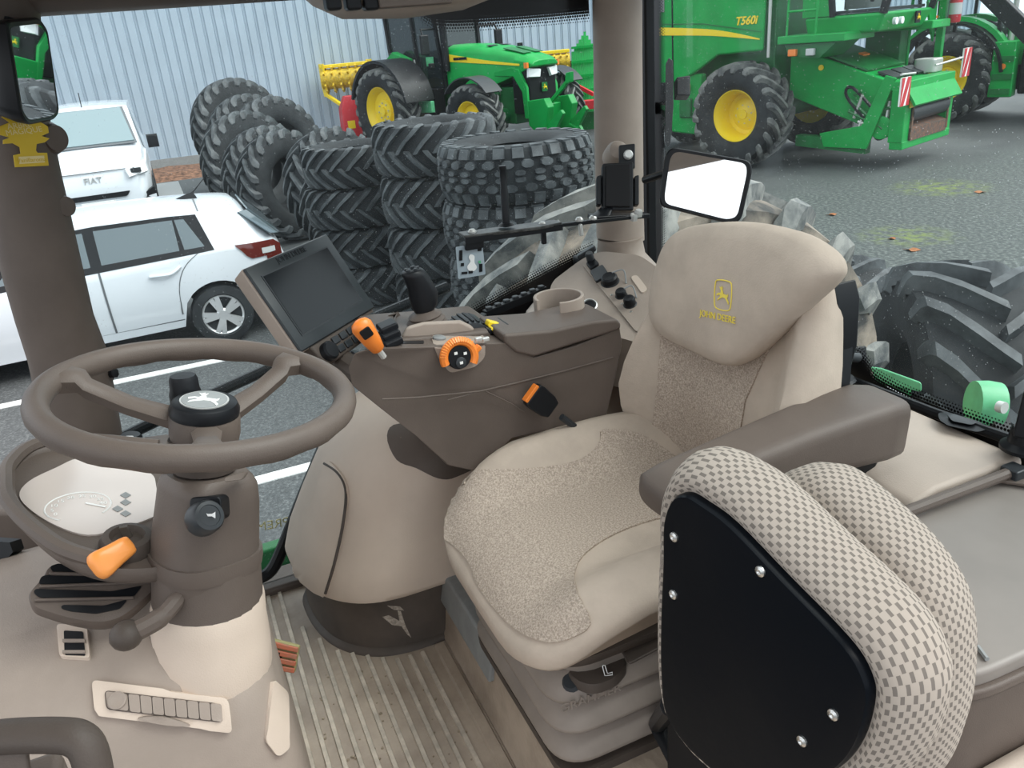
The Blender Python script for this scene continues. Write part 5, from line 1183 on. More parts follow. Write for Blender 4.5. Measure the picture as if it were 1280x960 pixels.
# orange rotary dial in its recess
AV = BV(ab, deck, lidb)
rc_ = mk('dial_recess', inlay(AV, rp2([(538, 420), (606, 420), (606, 446), (594, 458), (562, 466), (548, 448)], 6), .0025, 6), 'beige', ca_)
mk('round_button', lathe(*(lambda h: (h[0], h[1]))(hit(AV, 549, 425)), [(.013, 0), (.013, .006), (.010, .008), (.001, .008)], 18), 'grey_panel', ca_)
dp_, dn_ = hit(AV, 574, 447); dn_ = V((-1, 0, .12)).normalized()
dl = thing('rotary_dial', 'orange and black rotary speed dial on the armrest console side', 'dial', dp_)
DC = Xp(574, 446, XI-.012)
da, db = frame(dn_)
arcp = [DC+da*(.030*math.cos(R(a)))+db*(.030*math.sin(R(a))) for a in range(-35, 200, 9)]
mk('orange_wheel', tube(arcp, .0085, 8), 'orange', dl, smooth=40)
g = Geo()
for a in range(40, 170, 8): g.add(bar(DC+da*(.0385*math.cos(R(a)))+db*(.0385*math.sin(R(a)))+dn_*.004, DC+da*(.030*math.cos(R(a)))+db*(.030*math.sin(R(a)))+dn_*.010, .0022, .0022))
mk('grip_ridges', (g.v, g.f), 'orange_pale', dl, kind='stuff')
mk('dial_face', lathe(DC-dn_*.012, dn_, [(.024, 0), (.024, .012), (.022, .016), (.001, .016)], 28), 'black', dl)
mk('dial_button', lathe(DC-db*.010+dn_*.003, dn_, [(.0105, 0), (.0105, .004), (.009, .005), (.001, .005)], 20), 'grey_dark', dl)
mk('dial_stub', bar(DC+da*.032+db*.004, DC+da*.043+db*.012, .012, .012), 'orange', dl, bevel=.003)
for (u, v_) in ((-.008, .010), (.010, .006), (0, -.010)): mk('dial_symbol', box(DC+da*u+db*v_+dn_*.0085, (.0012, .006, .005)), 'white_print', dl)
for px in (598, 607): mk('small_switch', box(Xp(px, 424, XI-.003), (.008, .014, .008)), 'silver', ca_, bevel=.002)
# yellow finger switches before the pad
ys = thing('yellow_switches', 'black switch block with two yellow paddles on the armrest console', 'switch', Xp(617, 412, 1.42))
mk('block', box(Xp(618, 414, 1.42), (.06, .05, .035)), 'black', ys, bevel=.004)
for d in (0, 1): mk('paddle', box(Xp(616+d*3, 405+d*8, 1.415-.015*d), (.02, .028, .012), Matrix.Rotation(R(25), 3, 'X')), 'yellow', ys, bevel=.003)
# throttle lever
th_ = thing('throttle_lever', 'orange throttle lever with black thumb switch on the armrest front', 'lever', Xp(470, 440, 1.40))
t0, t1 = Dp(473, 437, 1.43), Dp(452, 408, 1.39); tx = (t1-t0).normalized(); tn = (CAM-t0); tn = (tn-tx*tn.dot(tx)).normalized(); ty_ = tn.cross(tx); tL = (t1-t0).length
mk('shaft', tube([t0-tx*.02, t0+tx*.01], .006, 8), 'silver', th_)
def tsec(t, w_, h_): c = t0+tx*(t*tL); return [c+ty_*w_*math.cos(a)*(1 if True else 1)+tn*h_*math.sin(a) for a in [2*PI*i/12 for i in range(12)]]
mk('handle', loft([tsec(-.02, .008, .008), tsec(.03, .0125, .011), tsec(.4, .0165, .013), tsec(.75, .0185, .015), tsec(1.0, .0195, .015), tsec(1.14, .016, .011), tsec(1.22, .007, .005)]), 'orange', th_, smooth=60)
bc = t0+tx*(.88*tL)+tn*.0135
mk('thumb_switch', prism(rpoly([bc+tx*a+ty_*b for a, b in ((-.010, -.010), (.010, -.010), (.010, .010), (-.010, .010))], .004), tn*.004), 'black', th_, bevel=.001)
# joystick
js = thing('joystick', 'black joystick with buttons and taupe rubber boot', 'joystick', Xp(533, 405, 1.47))
j0 = Xp(533, 402, 1.47); j1 = Xp(520, 344, 1.47); jx = (j1-j0).normalized()
mk('boot', lathe(j0-jx*.012, jx, [(.040, 0), (.042, .006), (.036, .012), (.039, .016), (.032, .022), (.034, .026), (.026, .032), (.018, .036)], 24), 'taupe', js)
ja, jb = frame(jx, (0, -1, 0)); jl = (j1-j0).length
def jsec(t, w_, h_, o): c = j0+jx*(t*jl)+jb*o; return [c+ja*w_*math.cos(a)+jb*h_*math.sin(a) for a in [2*PI*i/16 for i in range(16)]]
mk('grip', loft([jsec(.18, .016, .017, 0), jsec(.35, .021, .026, .004), jsec(.55, .022, .030, .006), jsec(.8, .021, .026, .003), jsec(1.0, .022, .024, -.002), jsec(1.1, .021, .022, -.006), jsec(1.13, .017, .018, -.007)]), 'black', js, smooth=60)
for k, (u, v_) in enumerate(((-.010, .006), (0, .012), (.010, .006), (-.006, -.008), (.006, -.008))):
    mk('button', lathe(j0+jx*(1.12*jl)+jb*(v_-.007)+ja*u, jx, [(.0045, 0), (.0045, .004), (.003, .005), (.0005, .005)], 10), 'grey_dark', js)
jp = Dp(524, 367, (j0-CAM).dot(FWD)-.06)
mk('side_button', lathe(jp+FWD*.03, -FWD, [(.008, 0), (.008, .012), (.004, .014), (.001, .014)], 12), 'grey_panel', js)
# seat belt buckle
bk = thing('seat_belt_buckle', 'black seat belt buckle with orange release button beside the seat', 'buckle', Xp(700, 520, 1.31))
q0, q1 = Xp(664, 492, 1.312), Xp(698, 518, 1.312); qx = (q1-q0).normalized(); qn = V((-1, 0, .1)).normalized(); qy = qn.cross(qx)
mk('housing', loft([[q0+qx*t+qy*w_*a+qn*(.011*b) for a, b in ((-1, -1), (1, -1), (1, 1), (-1, 1))] for t, w_ in ((0, .024), (.012, .026), (.045, .024), (.062, .018))]), 'black', bk, bevel=.004)
mk('release_button', loft([[q0-qx*.006+qy*.020*a+qn*(.009*b) for a, b in ((-1, -1), (1, -1), (1, 1), (-1, 1))], [q0+qx*.004+qy*.020*a+qn*(.009*b) for a, b in ((-1, -1), (1, -1), (1, 1), (-1, 1))]]), 'orange', bk, bevel=.002)
mk('stalk', tube([q1+qx*.01, q1+qx*.05, q1+qx*.10+V((0, 0, -.03))], .007, 8), 'grey_dark', bk)
# ---- display
mo = thing('display_monitor', 'dark touch screen display in a beige housing on the armrest front', 'monitor', Dp(400, 430, 1.55))
cs_ = [Dp(296, 340, 1.45), Dp(402, 295, 1.45*1.15), Dp(473, 382, 1.45*1.186), Dp(381, 438, 1.45*1.0365)]
mx_, my_ = (cs_[1]-cs_[0]+cs_[2]-cs_[3])/2, (cs_[0]-cs_[3]+cs_[1]-cs_[2])/2
mc = sum(cs_, V((0, 0, 0)))/4; ux = mx_.normalized(); un = mx_.cross(my_).normalized(); uy = un.cross(ux); mw_, mh = mx_.length, my_.length
def mq(s_, h, ox=0, oy=0): return [mc+ux*((a*mw_/2-math.copysign(s_, a))+ox)+uy*((b*mh/2-math.copysign(s_, b))+oy)+un*h for a, b in ((-1, -1), (1, -1), (1, 1), (-1, 1))]
mk('housing', loft([mq(.03, -.050), mq(.004, -.038), mq(.0, -.006), mq(.002, -.001)]), 'beige', mo, bevel=.005)
mk('bezel', loft([mq(.001, -.002), mq(.002, .003), mq(.004, .004)]), 'bezel', mo, bevel=.002)
mk('screen_frame', loft([mq(.026, .0035), mq(.026, .0055)]), 'grey_dark', mo)
mk('screen', loft([mq(.029, .0050), mq(.029, .0062)]), 'screen', mo, smooth=0)
lettering('screen_lettering', 'JOHN DEERE', 'black', mo, mc+uy*(mh/2-.013)+un*.0045, ux, uy, .016, .0006)
pnl = lambda u, v_, h: mc+ux*u+uy*(-mh/2+v_)+un*h
kp = mk('key_panel', loft([[pnl(a, b, h) for a, b in ((-.10, .004), (.125, .004), (.12, -.044), (-.085, -.048))] for h in (-.03, .0)]), 'taupe_dark', mo, bevel=.006)
mk('rotary_knob', lathe(pnl(-.068, -.024, -.004), un, [(.019, 0), (.019, .016), (.016, .020), (.001, .020)], 22), 'black', kp)
for i in range(3):
    for j in range(2): mk('key', prism([pnl(-.040+i*.026, -.005-j*.019, -.001), pnl(-.019+i*.026, -.005-j*.019, -.001), pnl(-.019+i*.026, -.020-j*.019, -.001), pnl(-.040+i*.026, -.020-j*.019, -.001)], un*.005), 'grey_dark', kp, bevel=.002)
for j in range(3): mk('key', prism([pnl(.092, -.004-j*.013, -.001), pnl(.115, -.004-j*.013, -.001), pnl(.115, -.014-j*.013, -.001), pnl(.092, -.014-j*.013, -.001)], un*.005), 'grey_dark', kp, bevel=.002)
mk('bracket', tube([mc-un*.04-uy*.05, mc-un*.06-uy*.11, Xp(455, 470, 1.46)], .024, 10), 'taupe_dark', mo)

# ================================================================== DRIVER'S SEAT
st_ = thing('driver_seat', 'beige cloth driver seat with embroidered emblem on the upper back', 'seat', (1.04, -.62, .15))
SX, SY = 1.085, -.62
def rr_(hx, hy, z, r, dy=0): return plan(((SX-hx, SY+dy-hy), (SX+hx, SY+dy-hy), (SX+hx, SY+dy+hy), (SX-hx, SY+dy+hy)), z, r)
mk('base_plate', loft([rr_(.215, .235, .150, .05), rr_(.215, .235, .168, .05)]), 'taupe_dark', st_)
for k, (z, sx_) in enumerate(((.165, .208), (.225, .204), (.285, .200))):
    mk('bellows_fold', loft([rr_(sx_*.90, .210, z, .06), rr_(sx_*.97, .228, z+.010, .07), rr_(sx_*1.03, .240, z+.022, .07), rr_(sx_*1.03, .240, z+.030, .07), rr_(sx_*.96, .225, z+.048, .07), rr_(sx_*.88, .208, z+.062, .07)]), 'bellow', st_, smooth=60)
bwv = BV(*[o for o in bpy.data.objects if o.name.startswith('bellows_fold')])
gp, gn = hit(bwv, 738, 872); gq = hit(bwv, 770, 860)[0]; gx = (gq-gp).normalized()
lettering('bellows_lettering', 'GRAMMER', 'bellow', st_, gp+gn*.0012, gx, gn.cross(gx), .024, .0012)
mk('bellows_neck', loft([rr_(.185, .21, .345, .07), rr_(.20, .225, .40, .07)]), 'bellow', st_, smooth=60)
mk('seat_pan', loft([rr_(.18, .22, .385, .06), rr_(.225, .245, .40, .08), rr_(.235, .250, .425, .09)]), 'taupe_dark', st_, smooth=60)
# cushion
def sup(t, a, b, n): c, s = math.cos(t), math.sin(t); return a*math.copysign(abs(c)**(2/n), c), b*math.copysign(abs(s)**(2/n), s)
def sst(x): x = max(0, min(1, x)); return x*x*(3-2*x)
def ctop(x, y, rho):
    u = abs(x)/.265; v_ = (y+.275)/.55
    z = .492+.072*sst((u-.42)/.42)*(1-.75*sst((v_-.62)/.38))-.008*sst((.4-v_)/.4)-.040*sst((v_-.80)/.22)*sst(1.2-u*.4)
    return z-.030*sst((rho-.86)/.15)
NT = 64; rings = []
for rho in (.02, .15, .3, .45, .6, .72, .82, .9, .96, 1.0):
    r_ = []
    for i in range(NT):
        x, y = sup(2*PI*i/NT, .274, .287, 4.6); x *= rho; y *= rho
        if y > 0: x *= 1-.02*(y/.287)**2
        r_.append(V((SX+x, SY+y, ctop(x, y, rho))))
    rings.append(r_)
last = rings[-1]
for s_, dz_ in ((1.005, -.014), (1.0, -.028), (.97, -.04)): rings.append([V((SX+(p.x-SX)*s_, SY+(p.y-SY)*s_, p.z+dz_)) for p in last])
cu_ = mk('seat_cushion', loft(rings), 'velour', st_, smooth=70)
cv = BV(cu_)
mk('cushion_insert', inlay(cv, cr2([(541, 640), (541, 618), (560, 594), (600, 588), (660, 586), (712, 579), (738, 566), (750, 550), (754, 537), (800, 543), (850, 575), (900, 610), (880, 640), (820, 650), (770, 668), (735, 690), (720, 712), (722, 740), (739, 780), (712, 799), (685, 803), (650, 790), (622, 764), (600, 735), (588, 705), (570, 684), (552, 672), (543, 660)], 3), .0035, 9, fb=1.4), 'speckle', st_, smooth=60)
# backrest
BX = 1.098
def yb(x, z):
    u = abs(x)/.27; t = (z-.42)/.55
    return -.855-.045*t+.085*sst((u-.42)/.5)*(1-.5*sst((t-.55)/.35))+.02*sst((t-.1)/.3)*sst((.7-t)/.3)
def hwid(z):
    return lerp_tab([(.40, .17), (.44, .21), (.50, .245), (.56, .262), (.62, .264), (.70, .248), (.78, .226), (.86, .208), (.90, .19), (.925, .165), (.94, .13)], z)
zs = [.40, .42, .45, .49, .53, .57, .62, .67, .72, .77, .82, .86, .885, .905, .925, .94]; us = [-1, -.97, -.9, -.78, -.62, -.45, -.25, 0, .25, .45, .62, .78, .9, .97, 1]
rings = []
for z in zs:
    h_ = hwid(z)*.97; e = .05*max(0, (z-.89)/.05)**2*.3
    fr_ = [V((BX+u*h_, yb(u*h_, z)-.045*max(0, (abs(u)-.86)/.14)**2-e, z)) for u in us]
    bk_ = [V((BX+u*h_*.93, yb(0, z)-.075+.02*(u*u), z)) for u in reversed(us)]
    rings.append(fr_+bk_)
br = mk('backrest', loft(rings), 'velour', st_, smooth=70)
bv_ = BV(br)
mk('back_insert', inlay(bv_, [(822, 385), (826, 420), (822, 480), (815, 535), (812, 552), (850, 578), (900, 600), (925, 545), (933, 500), (960, 440), (1000, 395), (1010, 360), (900, 330)], .0035, 10, fb=1.6), 'speckle', st_, smooth=60)
shl = mk('back_shell', loft([[V((BX+u*hwid(z)*.86, yb(0, z)-.075+.02*u*u-k*.02+.018, z)) for u in us for k in (0,)]+[V((BX+u*hwid(z)*.86, yb(0, z)-.115+.03*u*u, z)) for u in reversed(us)] for z in (.42, .5, .6, .7, .8, .88)]), 'black', st_, smooth=60)
# upper back pad
up_px = cr2([(824, 372), (832, 335), (846, 300), (872, 283), (915, 277), (960, 279), (1010, 291), (1046, 313), (1058, 334), (1050, 352), (1015, 384), (965, 432), (940, 452), (918, 456), (880, 440), (842, 421), (826, 400)], 4)
UP0, UPN = V((SX, -.872, .86)), V((0, 1, .14)).normalized()
upp = [Pp(a, b, UP0, UPN) for a, b in up_px]
ub = mk('upper_pad', pillow(upp, UPN, .05, ins=(.88, .97, 1.0, .985, .93, .75, .4, .05), hs=(-.5, -.2, .15, .5, .72, .86, .92, .94)), 'velour', st_, smooth=70)
uv_ = BV(ub)
ec, en = hit(uv_, 904, 369)
ex_ = (hit(uv_, 920, 372)[0]-hit(uv_, 889, 366)[0]).normalized(); ey_ = en.cross(ex_)
deer('embroidered_emblem', 'yellow_thread', ub, ec+en*.0008, ex_, ey_, .034, .001, .0011)
lc = hit(uv_, 897, 396)[0]
lx = (hit(uv_, 918, 400)[0]-hit(uv_, 877, 391)[0]).normalized()
lettering('embroidered_lettering', 'JOHN DEERE', 'yellow_thread', ub, lc+en*.0012, lx, en.cross(lx), .0165, .0006)
# left armrest
ar = []
for y, x, zt, hh, w_ in ((-.520, .815, .712, .030, .030), (-.528, .815, .722, .048, .041), (-.56, .816, .727, .058, .045), (-.66, .825, .732, .066, .046), (-.78, .832, .738, .082, .050), (-.88, .838, .740, .098, .056), (-.95, .842, .738, .105, .056), (-.985, .843, .730, .10, .050), (-.995, .843, .715, .08, .04)):
    ar.append(rpoly([V((x-w_, y, zt)), V((x+w_, y, zt)), V((x+w_*.9, y, zt-hh)), V((x-w_*.9, y, zt-hh))], .022, 4))
mk('armrest', loft(ar), 'taupe', st_, smooth=60)
mk('armrest_pivot', box((.86, -.95, .62), (.03, .08, .14)), 'black', st_, bevel=.01)
mk('side_lever_panel', prism([Yp(px, py, -.93) for px, py in ((1040, 355), (1046, 380), (1043, 440), (1030, 490), (1018, 492), (1020, 430), (1030, 365))], (0, -.05, 0)), 'black', st_, bevel=.004)
mk('lever_light', box(Yp(1036, 404, -.925), (.006, .006, .010)), 'green_pale', st_)
# height lever under the near corner
hl = [Zp(px, py, .345) for px, py in rp2([(706, 838), (772, 812), (786, 828), (770, 848), (742, 858), (722, 853)], 10)]
hv = mk('height_lever', loft([[p-V((0, 0, .018)) for p in hl], [p-V((0, 0, .004)) for p in hl], [sum(hl, V((0, 0, 0)))/len(hl)*.06+p*.94 for p in hl]]), 'taupe_dark', st_, smooth=40)
sc0 = Zp(757, 841, .349)
sa, sb_ = V((0, -1, 0)), V((1, 0, 0))
mk('seat_symbol', tube([sc0+RGT*a+UPV*b for a, b in ((-.004, .012), (-.001, .012), (.003, -.001), (.011, .001), (.011, -.003), (-.001, -.005), (-.005, .010))], .0009, 5, True), 'white_print', hv)
mk('symbol_bar', tube([sc0+RGT*a+UPV*b for a, b in ((-.001, -.009), (.010, -.007))], .0009, 5), 'white_print', hv)
mk('recline_handle', loft([[Zp(px, py, z) for px, py in ((775, 812), (832, 782), (846, 800), (786, 832))] for z in (.35, .385)]), 'taupe_dark', st_, bevel=.006)
mk('adjuster_knob', lathe(Zp(716, 858, .31), (-.4, .3, .86), [(.016, 0), (.018, .008), (.018, .024), (.012, .03), (.001, .03)], 16), 'grey_dark', st_)

# ================================================================== INSTRUCTOR SEAT
is_ = thing('instructor_seat', 'folded passenger seat with black back plate and checked cloth cushions', 'seat', (.55, -.55, .15))
IP0, IN_ = V((.55, -.47, .6)), V((-.16, .985, .06)).normalized()
ipp = lambda px, py: Pp(px, py, IP0, IN_)
plate = cr2([(835, 700), (836, 650), (846, 622), (862, 616), (884, 628), (920, 655), (985, 722), (1040, 778), (1072, 815), (1088, 846), (1092, 872), (1082, 915), (1062, 948), (1030, 972), (990, 990), (930, 985), (885, 950), (860, 925), (838, 890), (832, 840), (832, 770)], 4)
IPl = [ipp(*q) for q in plate]; ic = sum(IPl, V((0, 0, 0)))/len(IPl)
bpl = mk('back_plate', loft([[ic+(p-ic)*s_+IN_*h for p in IPl] for s_, h in ((.97, -.03), (1.0, -.008), (1.0, .004), (.985, .009), (.95, .010))]), 'plate_black', is_, smooth=50)
pv = BV(bpl)
for px, py in ((843, 671), (842, 743), (951, 714), (1042, 893), (1003, 926)):
    p, n = hit(pv, px, py); mk('screw', lathe(p-n*.001, n, [(.0065, 0), (.006, .003), (.003, .0045), (.001, .003)], 12), 'metal', bpl)
# cushion wrapped round the plate
def offs(P, n, d):               # outline moved outwards within its plane
    m = len(P); c = sum(P, V((0, 0, 0)))/m; out = []
    for i in range(m):
        t = (P[(i+1) % m]-P[i-1]).normalized(); o = t.cross(n)
        if o.dot(P[i]-c) < 0: o = -o
        out.append(P[i]+o*d)
    return out
def roll(P, n, rows):
    rings = [[p-n*h for p in offs(P, n, d)] for h, d in rows]; m = len(P); L = [0]
    for i in range(1, m): L.append(L[-1]+(P[i]-P[i-1]).length)
    acc = [0]*m; uv = []
    for k, r_ in enumerate(rings):
        if k:
            for j in range(m): acc[j] += (rings[k][j]-rings[k-1][j]).length
        uv += [(L[j], acc[j]) for j in range(m)]
    return loft(rings), uv
vf, uvv = roll(IPl, IN_, ((.004, -.03), (.004, .001), (-.001, .010), (.008, .022), (.025, .033), (.045, .039), (.065, .037), (.083, .028), (.096, .012), (.102, -.01), (.104, -.06)))
mk('front_cushion', vf, 'weave', is_, uv=uvv, smooth=80)
I2 = IP0-IN_*.155
C2 = [Pp(a, b, I2, IN_) for a, b in cr2([(935, 760), (938, 690), (950, 635), (970, 604), (995, 585), (1022, 580), (1055, 590), (1108, 632), (1156, 680), (1192, 732), (1208, 782), (1210, 840), (1203, 900), (1178, 962), (1130, 1005), (1050, 1015), (975, 960), (940, 860)], 5)]
vf, uvv = roll(C2, IN_, ((-.052, -.09), (-.050, -.03), (-.044, -.014), (-.030, -.004), (-.010, .0), (.012, -.001), (.032, -.008), (.046, -.022), (.052, -.04), (.054, -.09)))
mk('rear_cushion', vf, 'weave', is_, uv=uvv, smooth=80)
mk('pivot_arm', tube([ipp(826, 890)-IN_*.02, Zp(822, 905, .2), V((.74, -.56, .15))], .016, 10), 'black', is_)
mk('mount_foot', loft([[V((x, y, z)) for x, y in ((.42, -.50), (.76, -.50), (.76, -.66), (.42, -.66))] for z in (.15, .40)]), 'black_matte', is_, bevel=.02)
# ================================================================== REAR OF THE CAB
rs = mk('trim_11', prism([V((.74, y, z)) for y, z in ((-1.2, .15), (-1.2, .596), (-1.16, .598), (-1.0, .600), (-.95, .585), (-.925, .54), (-.92, .15))], (1.13, 0, 0)), 'beige_lit', kind='structure', bevel=.012)
lk = thing('storage_locker', 'grey beige storage locker with hinged lid behind the passenger seat', 'locker', (.6, -.95, .15))
bx_ = [V((a, b, 0)) for a, b in ((.735, -.72), (.475, -.70), (.458, -.74), (.44, -1.25), (.735, -1.25))]
mk('body', loft([[V((p.x, p.y, z))+V((-.0 if p.x > .7 else -.02*(.55-z)*2, 0, 0)) for p in bx_] for z in (.15, .35, .55)]), 'taupe', lk, bevel=.02)
mk('lid', prism([V((p.x, p.y, .552)) for p in rpoly(bx_, [.02, .03, .03, .01, .01])], (0, 0, .026)), 'locker_lid', lk, bevel=.008)
mk('lid_rim', prism([V((p.x-.008 if p.x < .7 else p.x, p.y, .540)) for p in rpoly(bx_, [.02, .03, .03, .01, .01])], (0, 0, .016)), 'taupe', lk, bevel=.005)
mk('hinge_bar', tube([V((.728, -.78, .590)), V((.722, -1.13, .594))], .0095, 10), 'taupe', lk)
mk('hinge_cap', box(V((.720, -1.145, .593)), (.03, .03, .022)), 'grey_dark', lk, bevel=.003)
mk('corner_plate', prism([Zp(px, py, .582) for px, py in ((1232, 602), (1260, 590), (1330, 592), (1330, 616)) ], (0, 0, .006)), 'taupe', lk, bevel=.002)
mk('lid_stay', tube([Zp(1222, 808, .582), Zp(1234, 824, .582)], .003, 6), 'grey_panel', lk)
ls = mk('trim_12', loft([[V((x, y, z)) for x, y in ((.30, -.86), (.455, -.72), (.455, -1.3), (.25, -1.3))] for z in (.15, .40, .44)]), 'beige_lit', kind='structure', bevel=.03)
# rear console with sockets
rcx = thing('rear_side_console', 'beige rear corner console with sockets beside the pillar', 'console', (1.66, -1.0, .15))
RN = V((-.22, .30, .93)).normalized(); RP = V((1.68, -.93, .745))
rpp = lambda px, py: Pp(px, py, RP, RN)
ro = [rpp(*q) for q in rp2([(688, 352), (728, 322), (750, 313), (800, 318), (838, 345), (862, 392), (846, 425), (800, 430), (735, 412), (680, 400)], 10)]
rb = mk('body', loft([[V((p.x, p.y, .545)) for p in ro], [p-RN*.012 for p in ro], [p*.985+(sum(ro, V((0, 0, 0)))/len(ro))*.015 for p in ro]]), 'beige', rcx, smooth=35)
rv = BV(rb)
mk('socket_panel', prism([rpp(*q)+RN*.0005 for q in rp2([(728, 332), (744, 325), (765, 338), (822, 396), (812, 416), (795, 416), (738, 345)], 4)], RN*.003), 'beige', rcx, bevel=.001)
mk('blank_plate', prism([rpp(*q)+RN*.0005 for q in rp2([(788, 347), (796, 344), (810, 362), (803, 368)], 4)], RN*.002), 'beige_shade_lift', rcx)
def socket(px, py, r_, h_, mat='black'):
    return mk('socket_cap', lathe(rpp(px, py), RN, [(r_*1.15, 0), (r_*1.15, .004), (r_, .006), (r_, h_), (r_*.8, h_+.004), (r_*.78, h_+.004), (.001, h_+.002)], 20), mat, rcx)
s1 = socket(763, 354, .020, .018); s2 = socket(777, 371, .013, .016); s3 = socket(788, 382, .014, .020)
for (a, b, c) in (((767, 350), (781, 346), (783, 356)), ((782, 370), (792, 366), (796, 374))):
    mk('cap_strap', tube(cr([rpp(*a)+RN*.022, rpp(*b)+RN*.02, rpp(*c)+RN*.004], 6), .0018, 6), 'grey_panel', rcx)
mk('switch', prism([rpp(*q)+RN*.002 for q in rp2([(738, 342), (754, 334), (762, 346), (746, 356)], 2)], RN*.008), 'grey_dark', rcx, bevel=.002)
mk('switch', prism([rpp(*q)+RN*.002 for q in rp2([(733, 332), (744, 326), (750, 333), (739, 340)], 2)], RN*.008), 'black', rcx, bevel=.002)
mk('key_switch', lathe(rpp(739, 328)+RN*.004, RN, [(.010, 0), (.010, .022), (.008, .026), (.001, .026)], 14), 'grey_dark', rcx)
for px, py in ((757, 372), (770, 383), (781, 393)): mk('screw', lathe(rpp(px+8, py-2), RN, [(.004, 0), (.0035, .004), (.001, .005)], 8), 'metal', rcx)
# dome latch on the window corner
lt = mk('latch', box(Xp(731, 326, 1.85), (.05, .05, .03)), 'black', gw, bevel=.006)
mk('latch_lever', bar(Xp(722, 322, 1.84), Xp(744, 309, 1.82), .026, .014), 'grey_dark', lt, bevel=.004)
# cup holder
cc = Zp(698, 369, .79); arc_ = []
for sgn, r_ in ((1, .054), (-1, .047)):
    ang = [R(a) for a in range(-205, 96, 12)]
    arc_.append([cc+V((math.cos(a)*r_, math.sin(a)*r_, 0)) for a in (ang if sgn > 0 else ang)])
o_, i_ = arc_; m = len(o_)
vs_ = o_+i_+[p-V((0, 0, .085)) for p in o_]+[p-V((0, 0, .085)) for p in i_]
fs_ = []
for k in range(m-1): fs_ += [(k, k+1, m+k+1, m+k), (2*m+k, 3*m+k, 3*m+k+1, 2*m+k+1), (k, 2*m+k, 2*m+k+1, k+1), (m+k, m+k+1, 3*m+k+1, 3*m+k)]
fs_ += [(0, m, 3*m, 2*m), (m-1, 2*m+m-1, 3*m+m-1, m+m-1)]
ch = mk('cup_holder', (vs_, fs_), 'beige', rcx, bevel=.002, smooth=45)
mk('floor_disc', lathe(cc-V((0, 0, .09)), (0, 0, 1), [(.054, 0), (.054, .008), (.001, .008)], 24), 'taupe_dark', ch)
mk('holder_base', loft([[Zp(px, py, z) for px, py in ((655, 392), (670, 374), (735, 372), (745, 395), (735, 405), (665, 402))] for z in (.58, .70)]), 'beige', rcx, bevel=.01)
pw = thing('power_socket', 'round black power socket beside the cup holder', 'socket', Zp(737, 383, .72))
mk('rim', lathe(Zp(737, 385, .712), (-.5, .2, .8), [(.018, 0), (.018, .012), (.015, .014), (.013, .008), (.001, .008)], 20), 'silver', pw)
mk('cap', lathe(Zp(737, 385, .712)+V((-.5, .2, .8))*.007, (-.5, .2, .8), [(.0125, 0), (.0125, .006), (.001, .007)], 18), 'black', pw)
# rubber step strip under the window
rk = thing('ribbed_strip', 'grey ribbed rubber strip along the foot of the right window', 'strip', Xp(640, 385, 1.80))
ra_, rb_ = Xp(606, 393, 1.78), Xp(682, 362, 1.80)
mk('strip', bar(ra_, rb_, .02, .020), 'black', rk, bevel=.002)
for k in range(7):
    p = ra_.lerp(rb_, (k+.5)/7)+V((0, 0, .012)); mk('nub', box(p, (.016, .016, .008)), 'grey_dark', rk, bevel=.003)
mk('strip_foot', bar(ra_, Xp(596, 405, 1.76), .018, .012), 'grey_dark', rk, bevel=.002)
# ---- accessory bar on the pillar
bb = thing('accessory_bar', 'black metal accessory bar with antenna rod clamped to the rear pillar', 'bracket', Xp(770, 272, 1.72))
b0, b1, b2, b3 = Xp(577, 297, 1.70), Xp(668, 285, 1.70), Xp(698, 280, 1.70), Xp(803, 270, 1.72)
mk('plate', loft([[b0+V((-.02, 0, 0)), b0+V((.02, 0, .004)), b0+V((.02, 0, .010)), b0+V((-.02, 0, .008))], [b1+V((-.028, 0, 0)), b1+V((.028, 0, 0)), b1+V((.028, 0, .008)), b1+V((-.028, 0, .008))], [b2+V((-.02, 0, 0)), b2+V((.02, 0, 0)), b2+V((.02, 0, .008)), b2+V((-.02, 0, .008))]]), 'metal_dark', bb, bevel=.002)
mk('plate_lip', bar(b0+V((-.021, 0, -.004)), b2+V((-.021, 0, -.004)), .004, .014), 'black', bb)
mk('rod', bar(b1, b3, .012, .009), 'black', bb, bevel=.002)
mk('antenna_flange', lathe(Xp(633, 283, 1.70)+V((0, 0, .003)), (0, 0, 1), [(.020, 0), (.016, .003), (.012, .006), (.001, .006)], 18), 'black', bb)
mk('antenna_rod', lathe(Xp(633, 283, 1.70), Xp(628, 208, 1.70)-Xp(633, 283, 1.70), [(.0092, 0), (.0092, .085), (.008, .087), (.008, .128), (.0085, .130), (.0085, .137), (.002, .138)], 14), 'black', bb)
for px, py, x in ((590, 289, 1.70), (678, 280, 1.70), (724, 274, 1.70), (741, 272, 1.70)): mk('bolt', lathe(Xp(px, py, x)-V((0, 0, .004)), (0, 0, 1), [(.010, 0), (.010, .004), (.006, .009), (.001, .010)], 12), 'silver', bb)
mk('clamp_nut', bar(Xp(679, 286, 1.70), Xp(680, 305, 1.70), .012, .012), 'black', bb, bevel=.003)
mk('clamp_nut', bar(Xp(725, 280, 1.70), Xp(727, 295, 1.70), .010, .010), 'silver', bb, bevel=.003)
mk('pillar_clamp', bar(Xp(740, 272, 1.74), Xp(806, 268, 1.74), .05, .012), 'black', bb, bevel=.003)
for px, py in ((792, 272), (798, 267)): mk('bolt', lathe(Xp(px, py, 1.715), (-.3, 0, 1), [(.011, -.006), (.011, .006), (.008, .010), (.001, .010)], 6), 'silver', bb)
mk('card_clip', box(Xp(592, 306, 1.69), (.02, .045, .018)), 'black', bb, bevel=.003)
kc_ = thing('control_card', 'small grey control diagram card hanging from the accessory bar', 'card', Xp(588, 348, 1.69))
